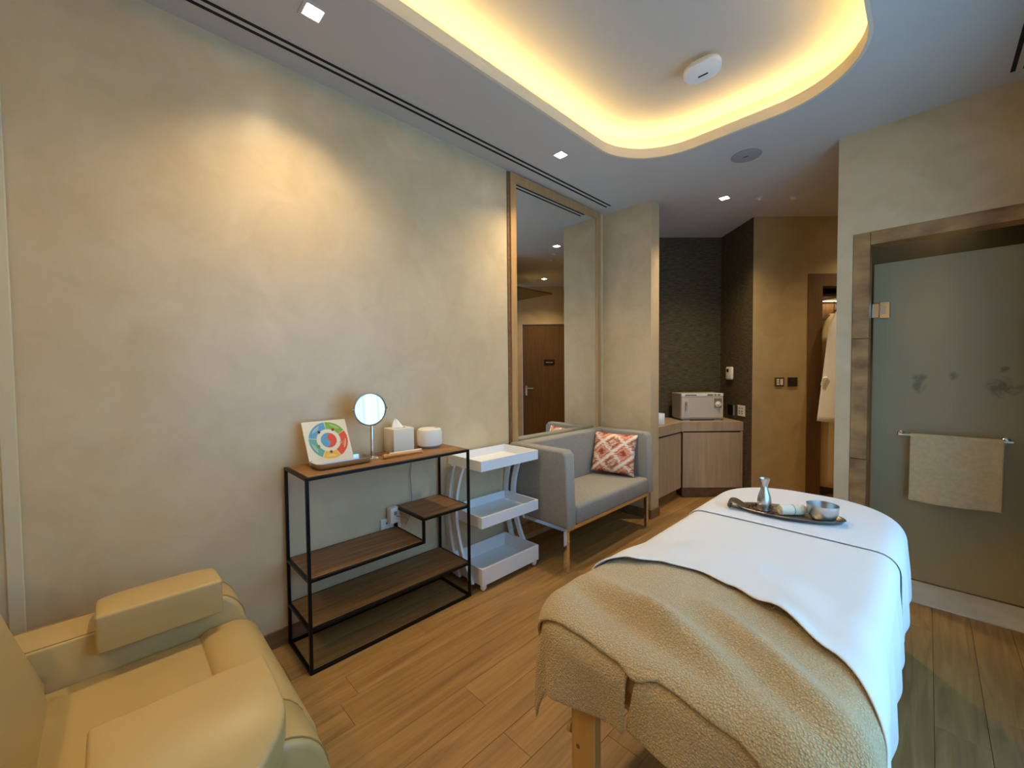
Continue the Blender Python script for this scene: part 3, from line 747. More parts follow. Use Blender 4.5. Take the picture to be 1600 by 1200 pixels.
# ------------------------------------------------------------------ recliner
t = thing('recliner', 'cream leather reclining chair in the near left corner', 'recliner', (-1.395, 0, 0))
def rec_arm(xa, xb):
    prof = [(-.50, .05), (.30, .05), (.325, .30)]+arc(.205, .40, .12, 0, 90, 8)[0:]+[(-.50, .52)]
    bm = BM(); prism(bm, prof, 'x', xa, xb, .018, 3); a_ = obj('arm', bm, M_leather, t, True, 50)
    for xx in (xa+.012, xb-.012):
        pts = [(xx, -.48, .5145), (xx, .205, .5145)]
        bm = BM(); tube(bm, [(xx, -.48, .5190)]+[(xx, p[0], p[1]) for p in arc(.205, .40, .1190, 90, 0, 8)]+[(xx, .3245, .30)], .0022, 6); obj('seam', bm, M_seam, a_)
rec_arm(-1.872, -1.705); rec_arm(-1.085, -.918)
def dome_pad(xin, dirn, W=.29):
    bm = BM(); nx, ny = 16, 16
    def top(u, v):
        kk_ = max(0, (u-.55)/.45)**2.2; ya = -.052+.06*kk_; yb = .250-.11*kk_
        z = .588+.010*math.sin(PI*u)*(1-(2*v-1)**4)-.070*u**3
        return Vector((xin+dirn*W*u, ya+(yb-ya)*v, z))
    T = [[bm.verts.new(top(i/nx, j/ny)) for j in range(ny+1)] for i in range(nx+1)]
    B = [[bm.verts.new(Vector((T[i][j].co.x, T[i][j].co.y, .477))) for j in range(ny+1)] for i in range(nx+1)]
    for i in range(nx):
        for j in range(ny):
            bm.faces.new((T[i][j], T[i+1][j], T[i+1][j+1], T[i][j+1])); bm.faces.new((B[i][j], B[i][j+1], B[i+1][j+1], B[i+1][j]))
    for i in range(nx):
        bm.faces.new((T[i][0], B[i][0], B[i+1][0], T[i+1][0])); bm.faces.new((T[i][ny], T[i+1][ny], B[i+1][ny], B[i][ny]))
    for j in range(ny):
        bm.faces.new((T[0][j], T[0][j+1], B[0][j+1], B[0][j])); bm.faces.new((T[nx][j], B[nx][j], B[nx][j+1], T[nx][j+1]))
    bmesh.ops.recalc_face_normals(bm, faces=bm.faces[:])
    sharp = [e for e in bm.edges if len(e.link_faces) == 2 and e.calc_face_angle(0) > .9]
    bmesh.ops.bevel(bm, geom=sharp, offset=.008, segments=3, profile=.5, affect='EDGES')
    return bm
pad_a = obj('arm_pad', dome_pad(-1.648, -1, .27), M_leather, t, True, 50)
pad_b = obj('arm_pad', dome_pad(-1.142, 1, .30), M_leather, t, True, 50)
# seat, front roll, foot panel, back
bm = BM(); box(bm, -1.700, -1.090, -.30, .200, .20, .402, .020, 4); obj('seat', bm, M_leather, t, True, 50)
bm = BM(); prism(bm, [(.180, .12), (.186, .398), (.196, .410), (.215, .418)]+arc(.275, .335, .085, 85, 0, 8)+[(.355, .12)], 'x', -1.700, -1.090, .022, 3); obj('front_roll', bm, M_leather, t, True, 50)
bm = BM(); prism(bm, [(-.135, .36), (-.150, .44), (-.205, .62), (-.27, .86), (-.33, 1.02), (-.40, 1.06), (-.47, 1.03), (-.44, .80), (-.36, .50), (-.32, .30)], 'x', -1.660, -1.130, .045, 4); obj('backrest', bm, M_leather, t, True, 55)
bm = BM(); box(bm, -1.69, -1.10, -.46, .29, .02, .20, .01); obj('base', bm, M_leather, t)

# ------------------------------------------------------------------ massage table
TX0, TX1, TY0, TY1, TZ = -.785, -.070, .825, 2.655, .598
RN, RF = .13, .30
def edge_dist(u, v):
    """signed distance outside the rounded table outline, and the outward normal, and the nearest outline parameter"""
    ry = RF if v > (TY0+TY1)/2 else RN
    cx_ = min(max(u, TX0+ry), TX1-ry)
    cy_ = min(max(v, TY0+ry), TY1-ry)
    dx, dy = u-cx_, v-cy_
    d = math.hypot(dx, dy)
    if d < 1e-9:
        return -ry, Vector((1, 0, 0)), Vector((cx_, cy_, 0))
    return d-ry, Vector((dx/d, dy/d, 0)), Vector((cx_, cy_, 0))
def drape(u, v, o=.004, hump=None, flare=.06, amp=.012, k=22., ph=0., r=.05):
    d, n, cc = edge_dist(u, v)
    h = hump(u, v) if hump else 0
    ry = RF if v > (TY0+TY1)/2 else RN
    e = d+r
    if e <= 0: return Vector((u, v, TZ+o+h))
    base = cc+n*(ry-r)
    s = math.atan2(n.y, n.x)*.35+cc.x*1.0+cc.y*1.0
    a = e/r
    if a < PI/2:
        q = base+n*((r+o+h*.6)*math.sin(a)); return Vector((q.x, q.y, TZ-r+(r+o+h)*math.cos(a)))
    drop = e-r*PI/2
    q = base+n*(r+o+h*.6+flare*drop+amp*min(1, drop/.12)*math.sin(k*s+ph))
    return Vector((q.x, q.y, TZ-r-drop))
t = thing('massage_table', 'folding massage table with pale beech legs under the white sheets', 'massage table', (-.43, 1.75, 0))
def outline(ins=0):
    x0, x1, y0, y1 = TX0+ins, TX1-ins, TY0+ins, TY1-ins; a = RF-ins; b_ = RN-ins
    return arc(x1-a, y1-a, a, 0, 90, 8)+arc(x0+a, y1-a, a, 90, 180, 8)+arc(x0+b_, y0+b_, b_, 180, 270, 8)+arc(x1-b_, y0+b_, b_, 270, 360, 8)
bm = BM(); prism(bm, outline(.020), 'z', TZ-.075, TZ-.006, .033, 4); obj('padded_top', bm, M_vinyl, t, True, 50)
bm = BM(); prism(bm, outline(.05), 'z', TZ-.135, TZ-.076, .002, 1); obj('apron', bm, M_beech, t)
for (xa, ya) in ((-.665, .868), (-.165, .868), (-.665, 2.33), (-.165, 2.33)):
    bm = BM(); box(bm, xa, xa+.075, ya, ya+.030, 0, TZ-.09, .002); lg = obj('leg', bm, M_beech, t)
    for zz in (.40, .27):
        bm = BM(); lathe(bm, [(0, -.003), (.006, -.003), (.0065, 0), (0, .001)], (xa+.022, ya-.0005, zz), 12, Matrix.Rotation(PI/2, 3, 'X')); obj('bolt', bm, M_base, lg, True)
    bm = BM(); lathe(bm, [(0, -.02), (.008, -.02), (.008, 0), (.017, .001), (.018, .010), (0, .012)], (xa-.004, ya+.015, .30), 14, Matrix.Rotation(-PI/2, 3, 'Y')); obj('knob', bm, M_beech, lg, True)
for (xa, ya) in ((-.62, .895), (-.16, .895)):
    bm = BM(); tube(bm, [(xa+.05, ya, .46), (xa+.09, 1.22, .12)], .014, 8); obj('brace', bm, M_beech, t)
bm = BM(); box(bm, -.59, -.165, .872, .892, .10, .15, .002); obj('stretcher', bm, M_beech, t)

def cloth(name, label, cat, m, f, nu, nv, th, sub=1, group=None):
    bm = BM(); grid(bm, f, nu, nv); o = obj(name, bm, m, None, True, 0); solid(o, th, 1.0 if False else 0, sub); return tag(o, label, cat, group)
def lerp_tab(tab, u):
    if u <= tab[0][0]: return tab[0][1]
    for (a, va), (b_, vb) in zip(tab, tab[1:]):
        if u <= b_:
            k = (u-a)/(b_-a); k = k*k*(3-2*k); return va+(vb-va)*k
    return tab[-1][1]

# white sheet over the far end, lying on the edge of the top sheet
def f_under(u, v):
    U = -1.00+u*(.19+1.00); V0 = 1.955+.012*math.sin(u*4); V = V0+v*(2.86-V0)
    return drape(U, V, .0185, None, .05, .006, 26, .4)
cloth('far_sheet', 'smooth white sheet over the far rounded end of the massage table', 'sheet', M_sheet, f_under, 70, 60, .005)

# humps of the bunched towelling near the viewpoint
def ridge(u, v, p, q, wd, h):
    px, py = p; qx, qy = q; dx, dy = qx-px, qy-py; L2 = dx*dx+dy*dy
    k = max(0, min(1, ((u-px)*dx+(v-py)*dy)/L2)); d = math.hypot(u-px-k*dx, v-py-k*dy)
    return h*math.exp(-(d/wd)**2)*(.35+.65*math.sin(PI*min(1, max(0, k*.9+.05))))
def hump(u, v):
    base = .018*math.exp(-((u+.50)/.22)**2-((v-1.08)/.14)**2)
    return (base+ridge(u, v, (-.70, 1.04), (-.30, .93), .050, .038)+ridge(u, v, (-.40, 1.13), (-.08, .92), .040, .044)
            + ridge(u, v, (-.50, .98), (-.12, .84), .036, .030) - ridge(u, v, (-.70, .975), (-.28, .885), .032, .020) + ridge(u, v, (-.74, .93), (-.60, .86), .035, .016)+.003*math.sin(17*u+9*v))
# lower towels hanging over the near end
jr = random.Random(5)
YN = [(-.985, 1.00), (-.86, 1.10), (-.78, 1.165), (-.70, 1.235), (-.60, 1.30), (-.50, 1.325), (-.40, 1.30), (-.30, 1.245), (-.14, 1.135), (-.05, 1.03), (.05, .93), (.215, .80)]
def sstep(a, b_, x):
    k = min(1, max(0, (x-a)/(b_-a))); return k*k*(3-2*k)
def f_low_l(u, v):
    U = -.985+u*(.985-.462-.012*(1-v)); V0 = .680+.012*math.sin(u*7)+.008*u
    V = V0+v*(min(1.10, lerp_tab(YN, U)+.05)-V0)
    return drape(U, V, .010, None, .05, .014, 20, 1.2)
cloth('corner_towel', 'beige terry towel hanging over the near left corner of the massage table', 'towel', M_terry, f_low_l, 46, 50, .008)
def f_low_r(u, v):
    us = -.428-.046*(1-v)**2
    U = us+u*(.16-us); V0 = .705-.03*u
    V = V0+v*(min(1.10, lerp_tab(YN, U)+.05)-V0)
    return drape(U, V, .010, None, .05, .012, 19, .2)
cloth('end_towel', 'beige terry towel hanging over the near end of the massage table right of the slit', 'towel', M_terry, f_low_r, 50, 50, .008)
# upper towelling throw, bunched
def f_throw(u, v):
    U = -.905+u*(.09+.905)
    y0_ = lerp_tab([(-.905, .855), (-.78, .850), (-.62, .843), (-.50, .835), (-.45, .822), (-.40, .838), (-.25, .825), (-.12, .785), (-.02, .745), (.09, .70)], U)
    V = y0_+v*(lerp_tab(YN, U)+.10-y0_)
    kk = min(1, v*4)*min(1, u*6)
    return drape(U, V, .021, lambda a, b_: hump(a, b_)*kk, .05, .008, 24, 2.)
cloth('terry_throw', 'rumpled beige terry throw bunched across the near end of the massage table', 'blanket', M_terry, f_throw, 90, 70, .008)
# white top sheet
def f_top(u, v):
    U = -.985+u*(.215+.985)
    yn = lerp_tab(YN, U)
    V = yn+v*(2.06-yn)
    over = 1-sstep(.11, .34, V-yn)
    lift = math.exp(-((V-yn)/.05)**2)*(.004+.022*math.exp(-((U+.24)/.09)**2)+.012*math.exp(-((U+.70)/.05)**2))
    hh = lambda a, b_: (max(0, hump(a, b_))+.022)*over+lift
    return drape(U, V, .0105, hh, .05, .006, 26, .4)
cloth('top_sheet', 'white top sheet folded back along a curved edge over the terry throw', 'sheet', M_sheet2, f_top, 110, 90, .005)

# serving tray with treats on the table
TT = TZ+.0215
t = thing('serving_tray', 'dark oval metal tray with a rolled scroll end on the white sheet', 'tray', (-.445, 2.13, TT))
MT = Matrix.Translation((-.435, 2.150, TT)) @ Matrix.Rotation(math.radians(12), 4, 'Z')
tray_pts = lambda d: [((.200+d)*math.cos(a)*(1 if math.cos(a) > 0 else .95), (.088+d)*math.sin(a)*(1-.12*max(0, -math.cos(a)))) for a in [2*PI*i/40 for i in range(40)]]
M_pewter = mat('dark pewter', (.32, .30, .27, 1), .34, 1.0)
bm = BM(); dish(bm, tray_pts, [(-.020, .0015), (-.004, .004), (.006, .017), (.009, .0175), (.006, .0195), (-.002, .018), (-.012, .008), (-.024, .0055)]); xform(bm, MT); obj('dish', bm, M_pewter, t, True, 60)
bm = BM()
SP = [(-.155, .009), (-.172, .016), (-.190, .028), (-.206, .035), (-.222, .034), (-.233, .025), (-.234, .013), (-.226, .006), (-.217, .010)]
grid(bm, lambda u, v: Vector((SP[int(round(v*8))][0], (u*2-1)*(.048-.006*v), SP[int(round(v*8))][1])), 6, 8); xform(bm, MT); sc_ = obj('scroll_handle', bm, M_pewter, t, True, 0); solid(sc_, .003, 0, 2)
def on_tray(x, y, z=0): return MT @ Vector((x, y, z))
bm = BM(); p = on_tray(-.087, .012, .0065)
lathe(bm, [(0, 0), (.026, 0), (.0285, .004), (.029, .04), (.026, .062), (.0165, .092), (.0135, .105), (.0135, .115), (.0215, .142), (.0222, .146), (.0205, .146), (.012, .118), (0, .112)], p, 32)
tag(obj('carafe', bm, M_brush, None, True, 50), 'brushed steel carafe with a flared lip standing on the oval tray', 'carafe')
bm = BM(); p = on_tray(.128, .004, .0065)
lathe(bm, [(0, 0), (.036, 0), (.046, .006), (.0555, .028), (.058, .060), (.0585, .064), (.0565, .064), (.0555, .058), (.052, .030), (.043, .010), (0, .006)], p, 40)
tag(obj('steel_bowl', bm, M_brush, None, True, 50), 'shiny steel bowl at the right end of the oval tray', 'bowl')
# rolled hand towel
t = thing('rolled_towel', 'small white rolled hand towel lying between carafe and bowl', 'towel', on_tray(.015, .0, .0065))
a, b_ = on_tray(-.028, -.028, .0285), on_tray(.066, .030, .0285)
bm = BM(); dv = (b_-a).normalized(); q3 = dv.to_track_quat('Z', 'Y').to_matrix()
Lr = (b_-a).length
lathe(bm, [(0, .004), (.006, .001), (.009, .004), (.013, .0), (.017, .003), (.0205, .002), (.0225, .006), (.0225, Lr-.006), (.0205, Lr-.002), (.012, Lr), (0, Lr-.003)], a, 28, q3); obj('roll', bm, mat('ivory towelling', '#e9dcc0', .95, bump=(260, .6, (1, 1, 1), .003)), t, True, 70)
bm = BM(); lathe(bm, [(.0225, Lr*.5), (.0234, Lr*.5+.001), (.0234, Lr*.5+.002), (.0225, Lr*.5+.003)], a, 28, q3); obj('band', bm, M_seam, t)
# dried petals
M_pet = mat('dark red petal', '#5a1c14', .7)
pb = BM(); lathe(pb, [(0, 0), (.006, .001), (.009, .003), (.007, .0045), (0, .004)], (0, 0, 0), 7); pme = bpy.data.meshes.new('petal'); pb.to_mesh(pme); pb.free(); pme.materials.append(M_pet)
for i, (px, py) in enumerate(((-.150, .030), (-.128, -.024), (-.118, -.036), (-.098, -.034), (-.134, .044), (-.108, .050), (-.070, -.046), (-.052, -.048), (-.044, -.040), (-.150, .010), (-.060, .052), (-.120, .058))):
    o = bpy.data.objects.new('petal', pme); p = on_tray(px, py, .0075+.002*(i % 3)); o.location = p; o.rotation_euler = (.3*(i % 2), .2*((i+1) % 3), i*1.3); o.scale = (1.1, .8+.1*(i % 3), 1.4); C.objects.link(o)
    tag(o, 'dark red dried petal scattered around the foot of the steel carafe', 'petal', 'dried petals on the tray')

# ------------------------------------------------------------------ frosted shower door
gl = bpy.data.materials.new('frosted glass'); gl.use_nodes = True
nt = gl.node_tree; N = nt.nodes; L = nt.links; b = N['Principled BSDF']
b.inputs['Base Color'].default_value = srgb('#b8ab82'); b.inputs['Roughness'].default_value = .42; b.inputs['Transmission Weight'].default_value = .5; b.inputs['IOR'].default_value = 1.45
tc = N.new('ShaderNodeTexCoord'); n1 = N.new('ShaderNodeTexNoise'); n1.inputs['Scale'].default_value = 14.0; n1.inputs['Detail'].default_value = 5; n1.inputs['Distortion'].default_value = 1.5
L.new(tc.outputs['Object'], n1.inputs['Vector'])
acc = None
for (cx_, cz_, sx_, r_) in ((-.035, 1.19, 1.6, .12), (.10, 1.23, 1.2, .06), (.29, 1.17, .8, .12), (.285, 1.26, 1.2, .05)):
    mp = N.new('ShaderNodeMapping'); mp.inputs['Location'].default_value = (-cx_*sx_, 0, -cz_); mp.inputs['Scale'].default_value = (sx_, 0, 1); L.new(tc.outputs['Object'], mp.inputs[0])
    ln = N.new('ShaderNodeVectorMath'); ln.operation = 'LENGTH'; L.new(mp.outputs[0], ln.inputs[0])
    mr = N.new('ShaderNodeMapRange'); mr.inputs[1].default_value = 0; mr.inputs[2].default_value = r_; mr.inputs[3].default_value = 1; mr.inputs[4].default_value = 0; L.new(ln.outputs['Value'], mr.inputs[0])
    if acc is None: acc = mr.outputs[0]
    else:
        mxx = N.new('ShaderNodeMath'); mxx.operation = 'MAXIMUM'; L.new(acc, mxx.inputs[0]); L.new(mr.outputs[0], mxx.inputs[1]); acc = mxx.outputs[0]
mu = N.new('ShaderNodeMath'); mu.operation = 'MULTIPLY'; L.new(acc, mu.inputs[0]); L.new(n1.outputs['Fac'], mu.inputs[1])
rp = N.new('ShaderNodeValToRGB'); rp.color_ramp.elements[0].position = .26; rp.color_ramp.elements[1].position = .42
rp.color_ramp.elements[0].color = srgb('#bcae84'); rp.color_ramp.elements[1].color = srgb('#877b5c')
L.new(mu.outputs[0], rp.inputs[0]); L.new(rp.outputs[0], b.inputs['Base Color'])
YG = 3.392
t = thing('shower_door', 'frosted grey glass shower door with a chrome hinge', 'shower door', (.08, YG, 0))
bm = BM(); box(bm, -.245, .46, YG, YG+.010, .012, 1.914, .001); obj('glass_pane', bm, gl, t)
bm = BM(); box(bm, -.252, -.218, YG-.012, YG+.022, 1.585, 1.672, .002); box(bm, -.217, -.168, YG-.010, YG+.020, 1.578, 1.680, .003); hg = obj('hinge', bm, M_chrome, t)
bm = BM(); box(bm, -.210, -.190, YG-.012, YG-.0095, 1.605, 1.655, .001); obj('hinge_plate', bm, M_brush, hg)
bm = BM(); box(bm, -.252, -.218, YG-.012, YG+.022, .25, .337, .002); box(bm, -.217, -.168, YG-.010, YG+.020, .243, .345, .003); obj('hinge', bm, M_chrome, t)
bm = BM(); box(bm, -.245, .46, YG-.002, YG+.012, .006, .014); obj('seal', bm, M_base, t)
# towel rail on the door
YR = 3.330; ZR = .882
t = thing('towel_rail', 'chrome towel rail fixed to the frosted shower door', 'towel rail', (.10, YR, ZR))
bm = BM(); tube(bm, [(-.118, YR, ZR), (.315, YR, ZR)], .0075, 14); obj('rail', bm, M_chrome, t, True)
for xx in (-.108, .298):
    bm = BM(); tube(bm, [(xx, YG-.0005, ZR), (xx, YR, ZR)], .006, 12); obj('bracket', bm, M_chrome, t, True)
    bm = BM(); lathe(bm, [(0, 0), (.017, 0), (.017, -.005), (.013, -.008), (0, -.008)], (xx, YG-.0005, ZR), 20, Matrix.Rotation(-PI/2, 3, 'X')); obj('rosette', bm, M_chrome, t, True)
def f_towel(u, v):
    X = -.066+u*.352; X += -.006*max(0, v-.3)
    l = v*.76-.345                      # arc length, back side first
    if l < 0: yy, zz = YR+.0115, ZR+l*.85
    elif l < .036:
        a = l/.036*PI; yy, zz = YR+.0115*math.cos(a), ZR+.0115*math.sin(a)
    else:
        yy, zz = YR-.0115-.010*(l-.036), ZR-(l-.036)
        yy += .006*math.sin(u*9+1)*min(1, (l-.036)/.1)*(.5+.5*u)+.004*math.sin(u*16)*min(1, (l-.036)/.15)
        yy = min(yy, YR-.009)
        zz -= .006*math.sin(u*4)*(l/.4)
    return Vector((X, yy, zz))
bm = BM(); grid(bm, f_towel, 36, 60); o = obj('hand_towel', bm, M_terry2, None, True, 0); solid(o, .007, 0, 1)
tag(o, 'tan terry towel folded over the chrome rail of the shower door', 'towel')

# ------------------------------------------------------------------ alcove cabinets
def onA(s, off, z):      # along the diagonal cabinet front, from the inner corner; off metres behind the front
    return Vector((-1.691+s*s2-off*s2, 4.009+s*s2+off*s2, z))
def boxA(bm, s0, s1, o0, o1, z0, z1, bev=0, seg=1):
    st_ = len(bm.verts); box(bm, s0, s1, o0, o1, z0, z1, bev, seg); bm.verts.ensure_lookup_table()
    for v in bm.verts[st_:]: v.co = onA(v.co.x, v.co.y, v.co.z)
    return bm
ZK = .757
t = thing('base_cabinet', 'taupe wood base cabinet set diagonally under the towel warmer', 'cabinet', onA(.3, .2, 0))
bm = BM(); boxA(bm, .012, .598, .022, .40, .10, .66); obj('body', bm, M_cab, t)
bm = BM(); boxA(bm, .006, .570, 0, .020, .105, .652, .001); obj('door', bm, M_cab, t)
bm = BM(); boxA(bm, .573, .596, 0, .40, .105, .66, .001); obj('end_panel', bm, M_cab, t)
bm = BM(); boxA(bm, .02, .598, .05, .38, 0, .10); obj('plinth', bm, M_base, t)
bm = BM(); boxA(bm, .02, .570, .010, .0215, .653, .666); obj('finger_gap', bm, M_slot, t)
t = thing('base_cabinet', 'taupe wood base cabinet against the left wall behind the pillar', 'cabinet', (-1.90, 3.7, 0))
bm = BM(); box(bm, -2.105, -1.722, 3.42, 4.010, .10, .66); obj('body', bm, M_cab, t)
bm = BM(); box(bm, -1.720, -1.700, 3.42, 4.003, .105, .652, .001); obj('door', bm, M_cab, t)
bm = BM(); box(bm, -2.09, -1.75, 3.42, 4.01, 0, .10); obj('plinth', bm, M_base, t)
bm = BM(); box(bm, -1.7215, -1.710, 3.42, 4.003, .653, .666); obj('finger_gap', bm, M_slot, t)
q = [onA(0, 0, 0), onA(.598, 0, 0), onA(.598, .40, 0), onA(.0, .408, 0)]
bm = BM(); prism(bm, [(-1.695, 3.42), (q[0].x-.002, q[0].y), (q[1].x, q[1].y), (q[2].x, q[2].y), (-2.10, 4.185), (-2.10, 3.42)], 'z', .667, ZK, .002, 1)
tag(obj('worktop', bm, M_cab), 'thick taupe wood worktop angled across the alcove', 'worktop')
# towel warmer
t = thing('towel_warmer', 'silver box-shaped hot towel cabinet with a dial on the alcove worktop', 'towel warmer', onA(.18, .26, ZK))
def boxW(bm, *b_): return boxA(bm, *b_)
w0, w1, o0, o1 = .035, .462, .115, .360
bm = BM(); boxW(bm, w0, w1, o0+.012, o1, ZK+.018, ZK+.275, .004, 2); bo = obj('body', bm, M_metalgrey, t)
bm = BM(); boxW(bm, w0+.003, w1-.003, o0, o0+.012, ZK+.030, ZK+.240, .003); dr = obj('door', bm, M_metalgrey, t)
bm = BM(); boxW(bm, w0+.002, w1-.002, o0-.002, o0+.013, ZK+.244, ZK+.276, .003); tp = obj('control_strip', bm, M_plastic, t)
bm = BM(); boxW(bm, w0+.04, w0+.155, o0-.0035, o0-.001, ZK+.255, ZK+.263); boxW(bm, w1-.165, w1-.11, o0-.0035, o0-.001, ZK+.255, ZK+.265); boxW(bm, w1-.095, w1-.075, o0-.0035, o0-.001, ZK+.255, ZK+.265); boxW(bm, w1-.06, w1-.035, o0-.0035, o0-.001, ZK+.255, ZK+.265)
obj('display_marks', bm, M_dark, tp)
bm = BM(); tube(bm, [tuple(onA(w0+.045, o0, ZK+.195)), tuple(onA(w0+.045, o0-.022, ZK+.19)), tuple(onA(w0+.045, o0-.022, ZK+.10)), tuple(onA(w0+.045, o0, ZK+.095))], .006, 8); obj('handle', bm, M_chrome, dr, True)
bm = BM(); boxW(bm, w1-.095, w1-.020, o0-.004, o0-.001, ZK+.13, ZK+.225, .002); pn = obj('dial_plate', bm, mat('grey dial plate', '#7d7468', .5), dr)
RD = Matrix.Rotation(math.radians(45), 3, 'Z') @ Matrix.Rotation(PI/2, 3, 'X')
bm = BM(); lathe(bm, [(0, 0), (.030, 0), (.028, .010), (.014, .012), (.012, .024), (0, .025)], onA(w1-.057, o0-.004, ZK+.165), 20, RD); obj('dial', bm, M_ivory, dr, True)
bm = BM(); boxW(bm, w0+.01, w1-.01, o0+.02, o1-.02, ZK+.008, ZK+.018)
for (a, b_) in ((w0+.02, w0+.09), (w1-.09, w1-.02)): boxW(bm, a, b_, o0+.01, o0+.04, ZK, ZK+.010); boxW(bm, a, b_, o1-.05, o1-.02, ZK, ZK+.010)
obj('feet', bm, M_greyplast, t)
# white canister at the pillar edge
bm = BM(); lathe(bm, [(0, 0), (.060, 0), (.062, .003), (.062, .098), (.060, .100), (.058, .098), (.058, .008), (0, .006)], (-1.815, 3.745, ZK+.0003), 36)
tag(obj('white_canister', bm, M_white, None, True, 50), 'white round open canister on the worktop beside the pillar', 'canister')
# things on wall B (x + y = 3.174)
def onB(s, off, z):       # s metres from its right end towards the inner corner
    return Vector((-1.169-s*.7143-off*.70, 4.343+s*.6998-off*.7143, z))
def boxB(bm, s0, s1, o0_, o1_, z0, z1, bev=0, seg=1):
    st_ = len(bm.verts); box(bm, s0, s1, o0_, o1_, z0, z1, bev, seg); bm.verts.ensure_lookup_table()
    for v in bm.verts[st_:]: v.co = onB(v.co.x, v.co.y, v.co.z)
    return bm
t = thing('room_controller', 'white oblong wall unit with a small dark display on the dark wall', 'wall unit', onB(.39, 0, 1.23))
bm = BM(); boxB(bm, .315, .440, .0005, .028, 1.165, 1.300, .018, 3); bo = obj('body', bm, M_plastic, t, True)
bm = BM(); boxB(bm, .372, .412, .0275, .0292, 1.245, 1.278); obj('display', bm, M_dark, bo)
bm = BM(); boxB(bm, .380, .400, .0275, .0288, 1.195, 1.225); obj('button', bm, M_ivory, bo)
t = thing('double_socket', 'white double wall socket right of the towel warmer', 'socket', onB(.17, 0, .86))
bm = BM(); boxB(bm, .110, .232, .0005, .009, .808, .915, .002); pl = obj('plate', bm, M_plastic, t)
for ss in (.145, .190):
    for (dz, w_) in ((.88, .012), (.85, .018), (.828, .012)):
        bm = BM(); boxB(bm, ss, ss+w_, .0085, .0102, dz, dz+.012); obj('socket_hole', bm, M_dark, pl)
t = thing('dark_socket', 'dark wall socket partly hidden behind the towel warmer', 'socket', onB(.37, 0, .85))
bm = BM(); boxB(bm, .315, .415, .0005, .012, .800, .905, .002); pl = obj('plate', bm, M_dark, t)
bm = BM(); boxB(bm, .300, .315, .0005, .010, .800, .905, .001); obj('edge', bm, M_greyplast, pl)
# switches on wall C
def boxCf(bm, *b_): return boxC(bm, *b_)
sC = lambda xx: (xx+1.169)/s2
t = thing('light_switch', 'bronze switch plate with pale buttons on the passage wall', 'switch', onC(sC(-.99), 0, 1.15))
bm = BM(); boxC(bm, sC(-1.020), sC(-.959), -.008, -.0003, 1.108, 1.193, .001); pl = obj('plate', bm, mat('bronze', '#5a4a34', .4, .6), t)
bm = BM()
for i in range(3): boxC(bm, sC(-1.010), sC(-.993), -.0095, -.0075, 1.122+.021*i, 1.136+.021*i)
boxC(bm, sC(-.986), sC(-.968), -.0095, -.0075, 1.122, 1.178)
obj('buttons', bm, M_ivory, pl)
t = thing('dark_thermostat', 'black square wall thermostat beside the bronze switch', 'thermostat', onC(sC(-.90), 0, 1.15))
bm = BM(); boxC(bm, sC(-.934), sC(-.872), -.010, -.0003, 1.106, 1.193, .001); pl = obj('plate', bm, M_dark, t)
bm = BM(); boxC(bm, sC(-.915), sC(-.892), -.0113, -.0096, 1.155, 1.168); obj('screen', bm, mat('dim screen', '#3a2f26', .3), pl)

# wardrobe
t = thing('wardrobe', 'open dark oak wardrobe niche with a lit shelf in the passage wall', 'wardrobe', onC((SC0+SC1)/2, .3, 0))
bm = BM(); boxC(bm, SC0, SO0, -.006, .125, 0, 2.163); obj('frame_stile', bm, M_ward, t)
bm = BM(); boxC(bm, SO1, SC1, -.006, .125, 0, 2.163); obj('frame_stile', bm, M_ward, t)
bm = BM(); boxC(bm, SO0, SO1, -.006, .125, 2.048, 2.163); obj('frame_rail', bm, M_ward, t)
bm = BM(); boxC(bm, SO0-.02, SO0, .125, .60, 0, 2.16); boxC(bm, SO1, SO1+.02, .125, .60, 0, 2.16); boxC(bm, SO0-.02, SO1+.02, .60, .62, 0, 2.16); boxC(bm, SO0-.02, SO1+.02, .125, .62, 2.16, 2.18); boxC(bm, SO0, SO1, .0, .60, 0, .06)
obj('carcass', bm, M_ward, t)
bm = BM(); boxC(bm, SO0, SO1, .20, .60, 1.985, 2.01); sh = obj('shelf', bm, M_ward, t)
bm = BM(); boxC(bm, SO0+.01, SO1-.01, .50, .53, 1.968, 1.984); obj('shelf_light', bm, emis('wardrobe LED', (1, .72, .36), 14.), t)
bm = BM(); tube(bm, [tuple(onC(SO0, .24, 1.93)), tuple(onC(SO1, .24, 1.93))], .011, 12); obj('rail', bm, M_chrome, t, True)
bm = BM(); boxC(bm, .785, .815, -.12, .24, 1.945, 1.958, .002); obj('pull_out_rail', bm, M_chrome, t)

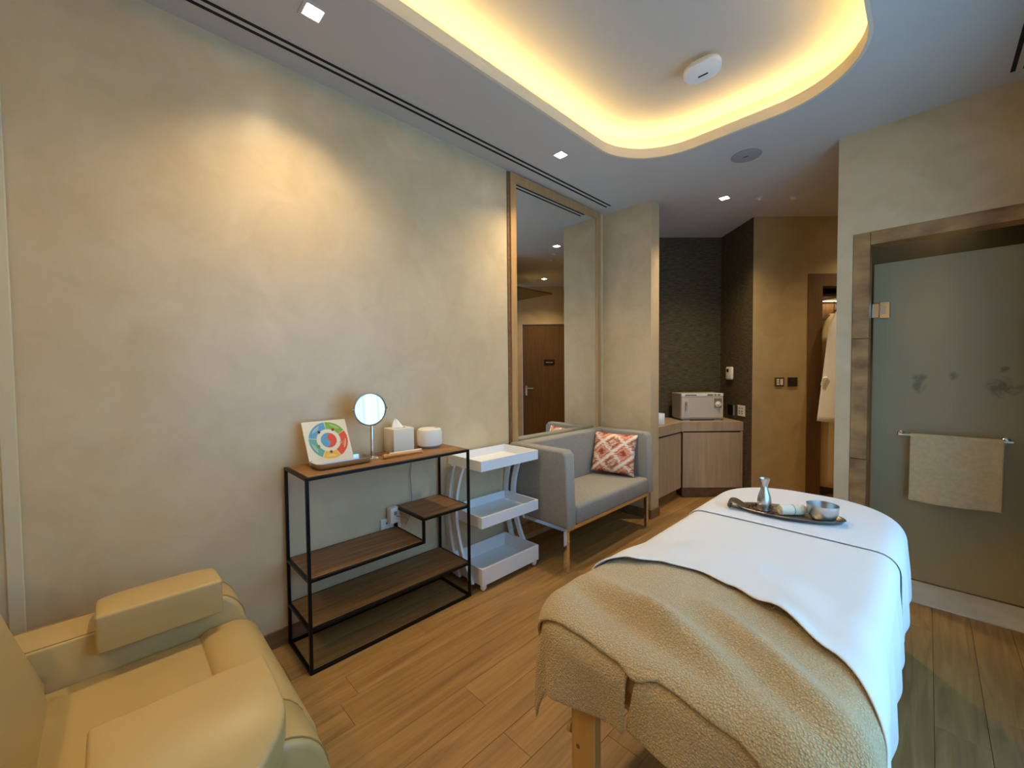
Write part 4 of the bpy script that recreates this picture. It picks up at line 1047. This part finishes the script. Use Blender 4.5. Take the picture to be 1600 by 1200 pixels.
# robes hanging at the opening
def robe(name, label, m, s_mid, off, ztop, zbot, half_top, half_bot, depth, hanger_z, sleeves=True):
    t = thing(name, label, 'bathrobe', onC(s_mid, off, zbot), 'bathrobes in the wardrobe')
    def f(u, v):
        a = u*2*PI
        z = ztop+(zbot-ztop)*v
        k = min(1, (v*5.5)) ** .6
        hw = (.035+(half_top-.035)*k)+(half_bot-half_top)*v
        dp = depth*(.35+.65*min(1, v*3))*(1+.12*math.sin(3*a+v*2))
        return onC(s_mid+hw*math.cos(a)*(1+.03*math.sin(5*a)), off+dp*math.sin(a), z-.02*math.cos(a)*v)
    bm = BM(); grid(bm, f, 36, 22); bmesh.ops.remove_doubles(bm, verts=bm.verts[:], dist=1e-5)
    bd = obj('body', bm, m, t, True, 0); solid(bd, .004)
    for s_ in ((-1, 1) if sleeves else ()):
        a = onC(s_mid+s_*half_top*.86, off, ztop-.11); b_ = onC(s_mid+s_*(half_bot+.045), off-.02, ztop-(ztop-zbot)*.62)
        bm = BM(); tube(bm, [a.lerp(b_, k/6)+Vector((0, 0, 0)) for k in range(7)], [.045, .055, .058, .060, .063, .066, .070], 14, False); sl = obj('sleeve', bm, m, t, True, 0); solid(sl, .004)
    bm = BM(); tube(bm, [tuple(onC(s_mid-half_top*.8, off, ztop-.06)), tuple(onC(s_mid, off, ztop+.01)), tuple(onC(s_mid+half_top*.8, off, ztop-.06))], .008, 8); tube(bm, [tuple(onC(s_mid, off, ztop+.01)), tuple(onC(s_mid, off, hanger_z-.012))], .003, 6)
    obj('hanger', bm, M_dark, t, True)
    if off < 0:
        bm = BM(); tube(bm, [tuple(onC(s_mid-.185, off-.03, 1.19)), tuple(onC(s_mid-.215, off-.03, 1.185)), tuple(onC(s_mid-.222, off-.02, 1.12))], .011, 8); obj('belt_end', bm, m, t, True)
robe('robe', 'white bathrobe flaring out in front of the wardrobe opening', M_robe, .80, -.085, 1.86, .765, .120, .240, .050, 1.945, False)
robe('robe', 'longer cream bathrobe hanging behind and below the white one', M_robe2, .825, .085, 1.80, .120, .140, .160, .050, 1.93, False)
